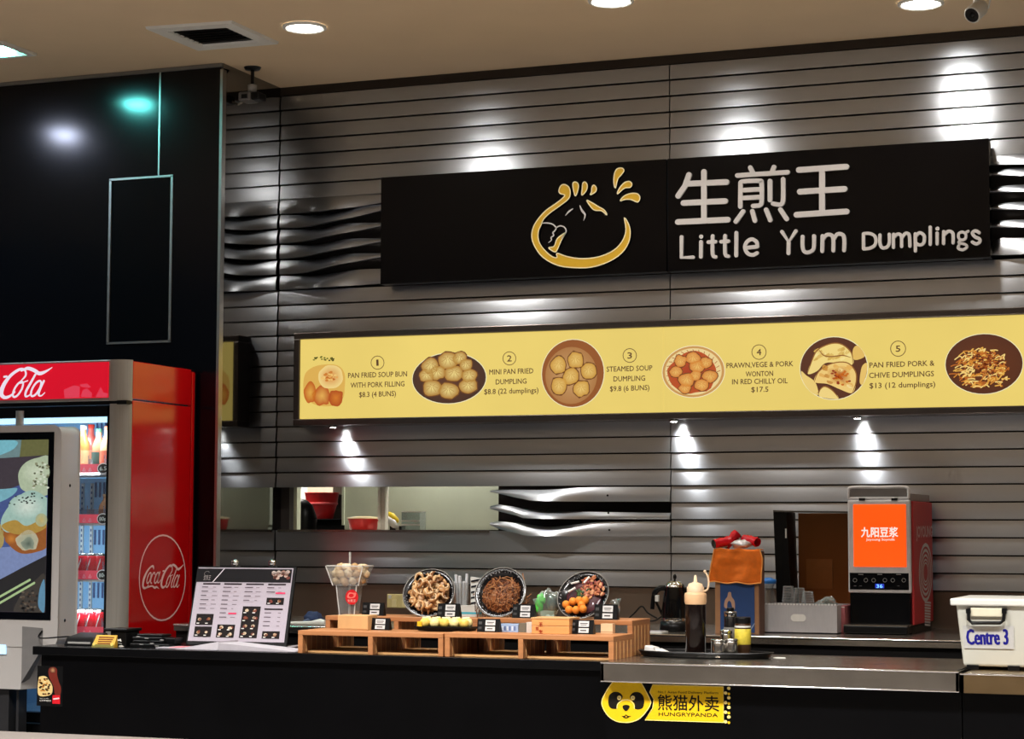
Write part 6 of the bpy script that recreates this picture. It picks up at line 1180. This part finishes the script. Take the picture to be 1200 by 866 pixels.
m = MB(); m.box(a.x, b.x, y, y+.07, HZ0, zt_); m.build('box', glass_mat('clear_box', (214, 222, 224), .28), t); m = MB(); m.box(a.x, b.x, y-.002, y+.072, zt_-.002, zt_+.003); m.build('lid', mat('frosted_rim', (220, 220, 216)), t)
for zz in (.5, .28): m = MB(); m.box(a.x, b.x, y-.002, y, HZ0+(zt_-HZ0)*zz-.003, HZ0+(zt_-HZ0)*zz+.003); m.build('ridge', mat('frosted_rim', (220, 220, 216)), t)
seat(t, ((a.x+b.x)/2, y+.035, HZ0))
# dim kitchen seen through the left part of the hatch
t = thing('kitchen_unit', 'dark kitchen counter block seen through the hatch', 'cabinet'); m = MB(); y = .9; z = W(380, 609, y).z; m.box(-6.4, W(404, 600, y).x+.1, y, y+.6, 0, z); m.build('body', mat('dark_cupboard', (16, 15, 15)), t); m = MB(); m.box(-6.4, W(404, 600, y).x+.1, y-.01, y+.6, z, z+.004); m.build('worktop', mat('dark_grey_metal', (58, 58, 60)), t); seat(t, (-5.5, y+.3, 0)); UZ = z+.004
t = thing('red_bucket', 'bright red plastic bucket seen through the hatch', 'bucket'); y = 1.1; p = W(377, 605, y); k = (p-EYE).dot(fw)/2416.5
m = MB(); m.lathe([(0, UZ), (13*k, UZ), (18*k, UZ+18*k), (20*k, UZ+30*k), (21*k, UZ+31*k), (0, UZ+31*k)], (p.x, y, 0), 26); m.build('bucket', mat('red_plastic', (206, 24, 20)), t)
m = MB(); m.lathe([(18.4*k, UZ+17*k), (19*k, UZ+18*k), (18.6*k, UZ+19.5*k)], (p.x, y, 0), 26); m.build('ridge', mat('pink_edge', (220, 90, 90), .4), t); seat(t, (p.x, y, UZ))
t = thing('black_pot', 'rounded black pot in shadow at the left inside the hatch', 'pot'); y = .55; p = W(352, 618, y); k = (p-EYE).dot(fw)/2416.5; m = MB(); zb = W(352, 600, y).z
m.lathe([(0, 0.9), (20*k, .9), (22*k, zb-.03), (17*k, zb+8*k), (10*k, zb+14*k), (0, zb+16.5*k)], (p.x-3*k, y, 0), 26); m.build('pot', black_pl, t)
m = MB(); m.lathe([(16.4*k, zb-.04), (18.6*k, zb-.035), (18.4*k, zb-.03)], (p.x+1*k, y, 0), 26); m.build('rim', black, t)
m = MB(); m.box(p.x-.25, p.x+.2, y-.15, y+.2, 0, .9); m.build('stand', MATS['dark_cupboard'], t); seat(t, (p.x, y, 0))
t = thing('white_extractor', 'pale panel and duct hanging at the top inside the hatch', 'duct'); y = 1.45; a, b, c = W(348, 577, y), W(362, 589, y), W(392, 579, y); m = MB(); m.box(a.x-.2, b.x, y, y+.3, b.z-.0, 2.19); m.build('duct', mat('post_white', (206, 202, 190)), t); m = MB(); m.box(b.x, c.x, y-.02, y+.3, c.z, 2.19); m.build('panel', mat('beige_panel', (176, 160, 140), .5), t); seat(t, (a.x, y, b.z))
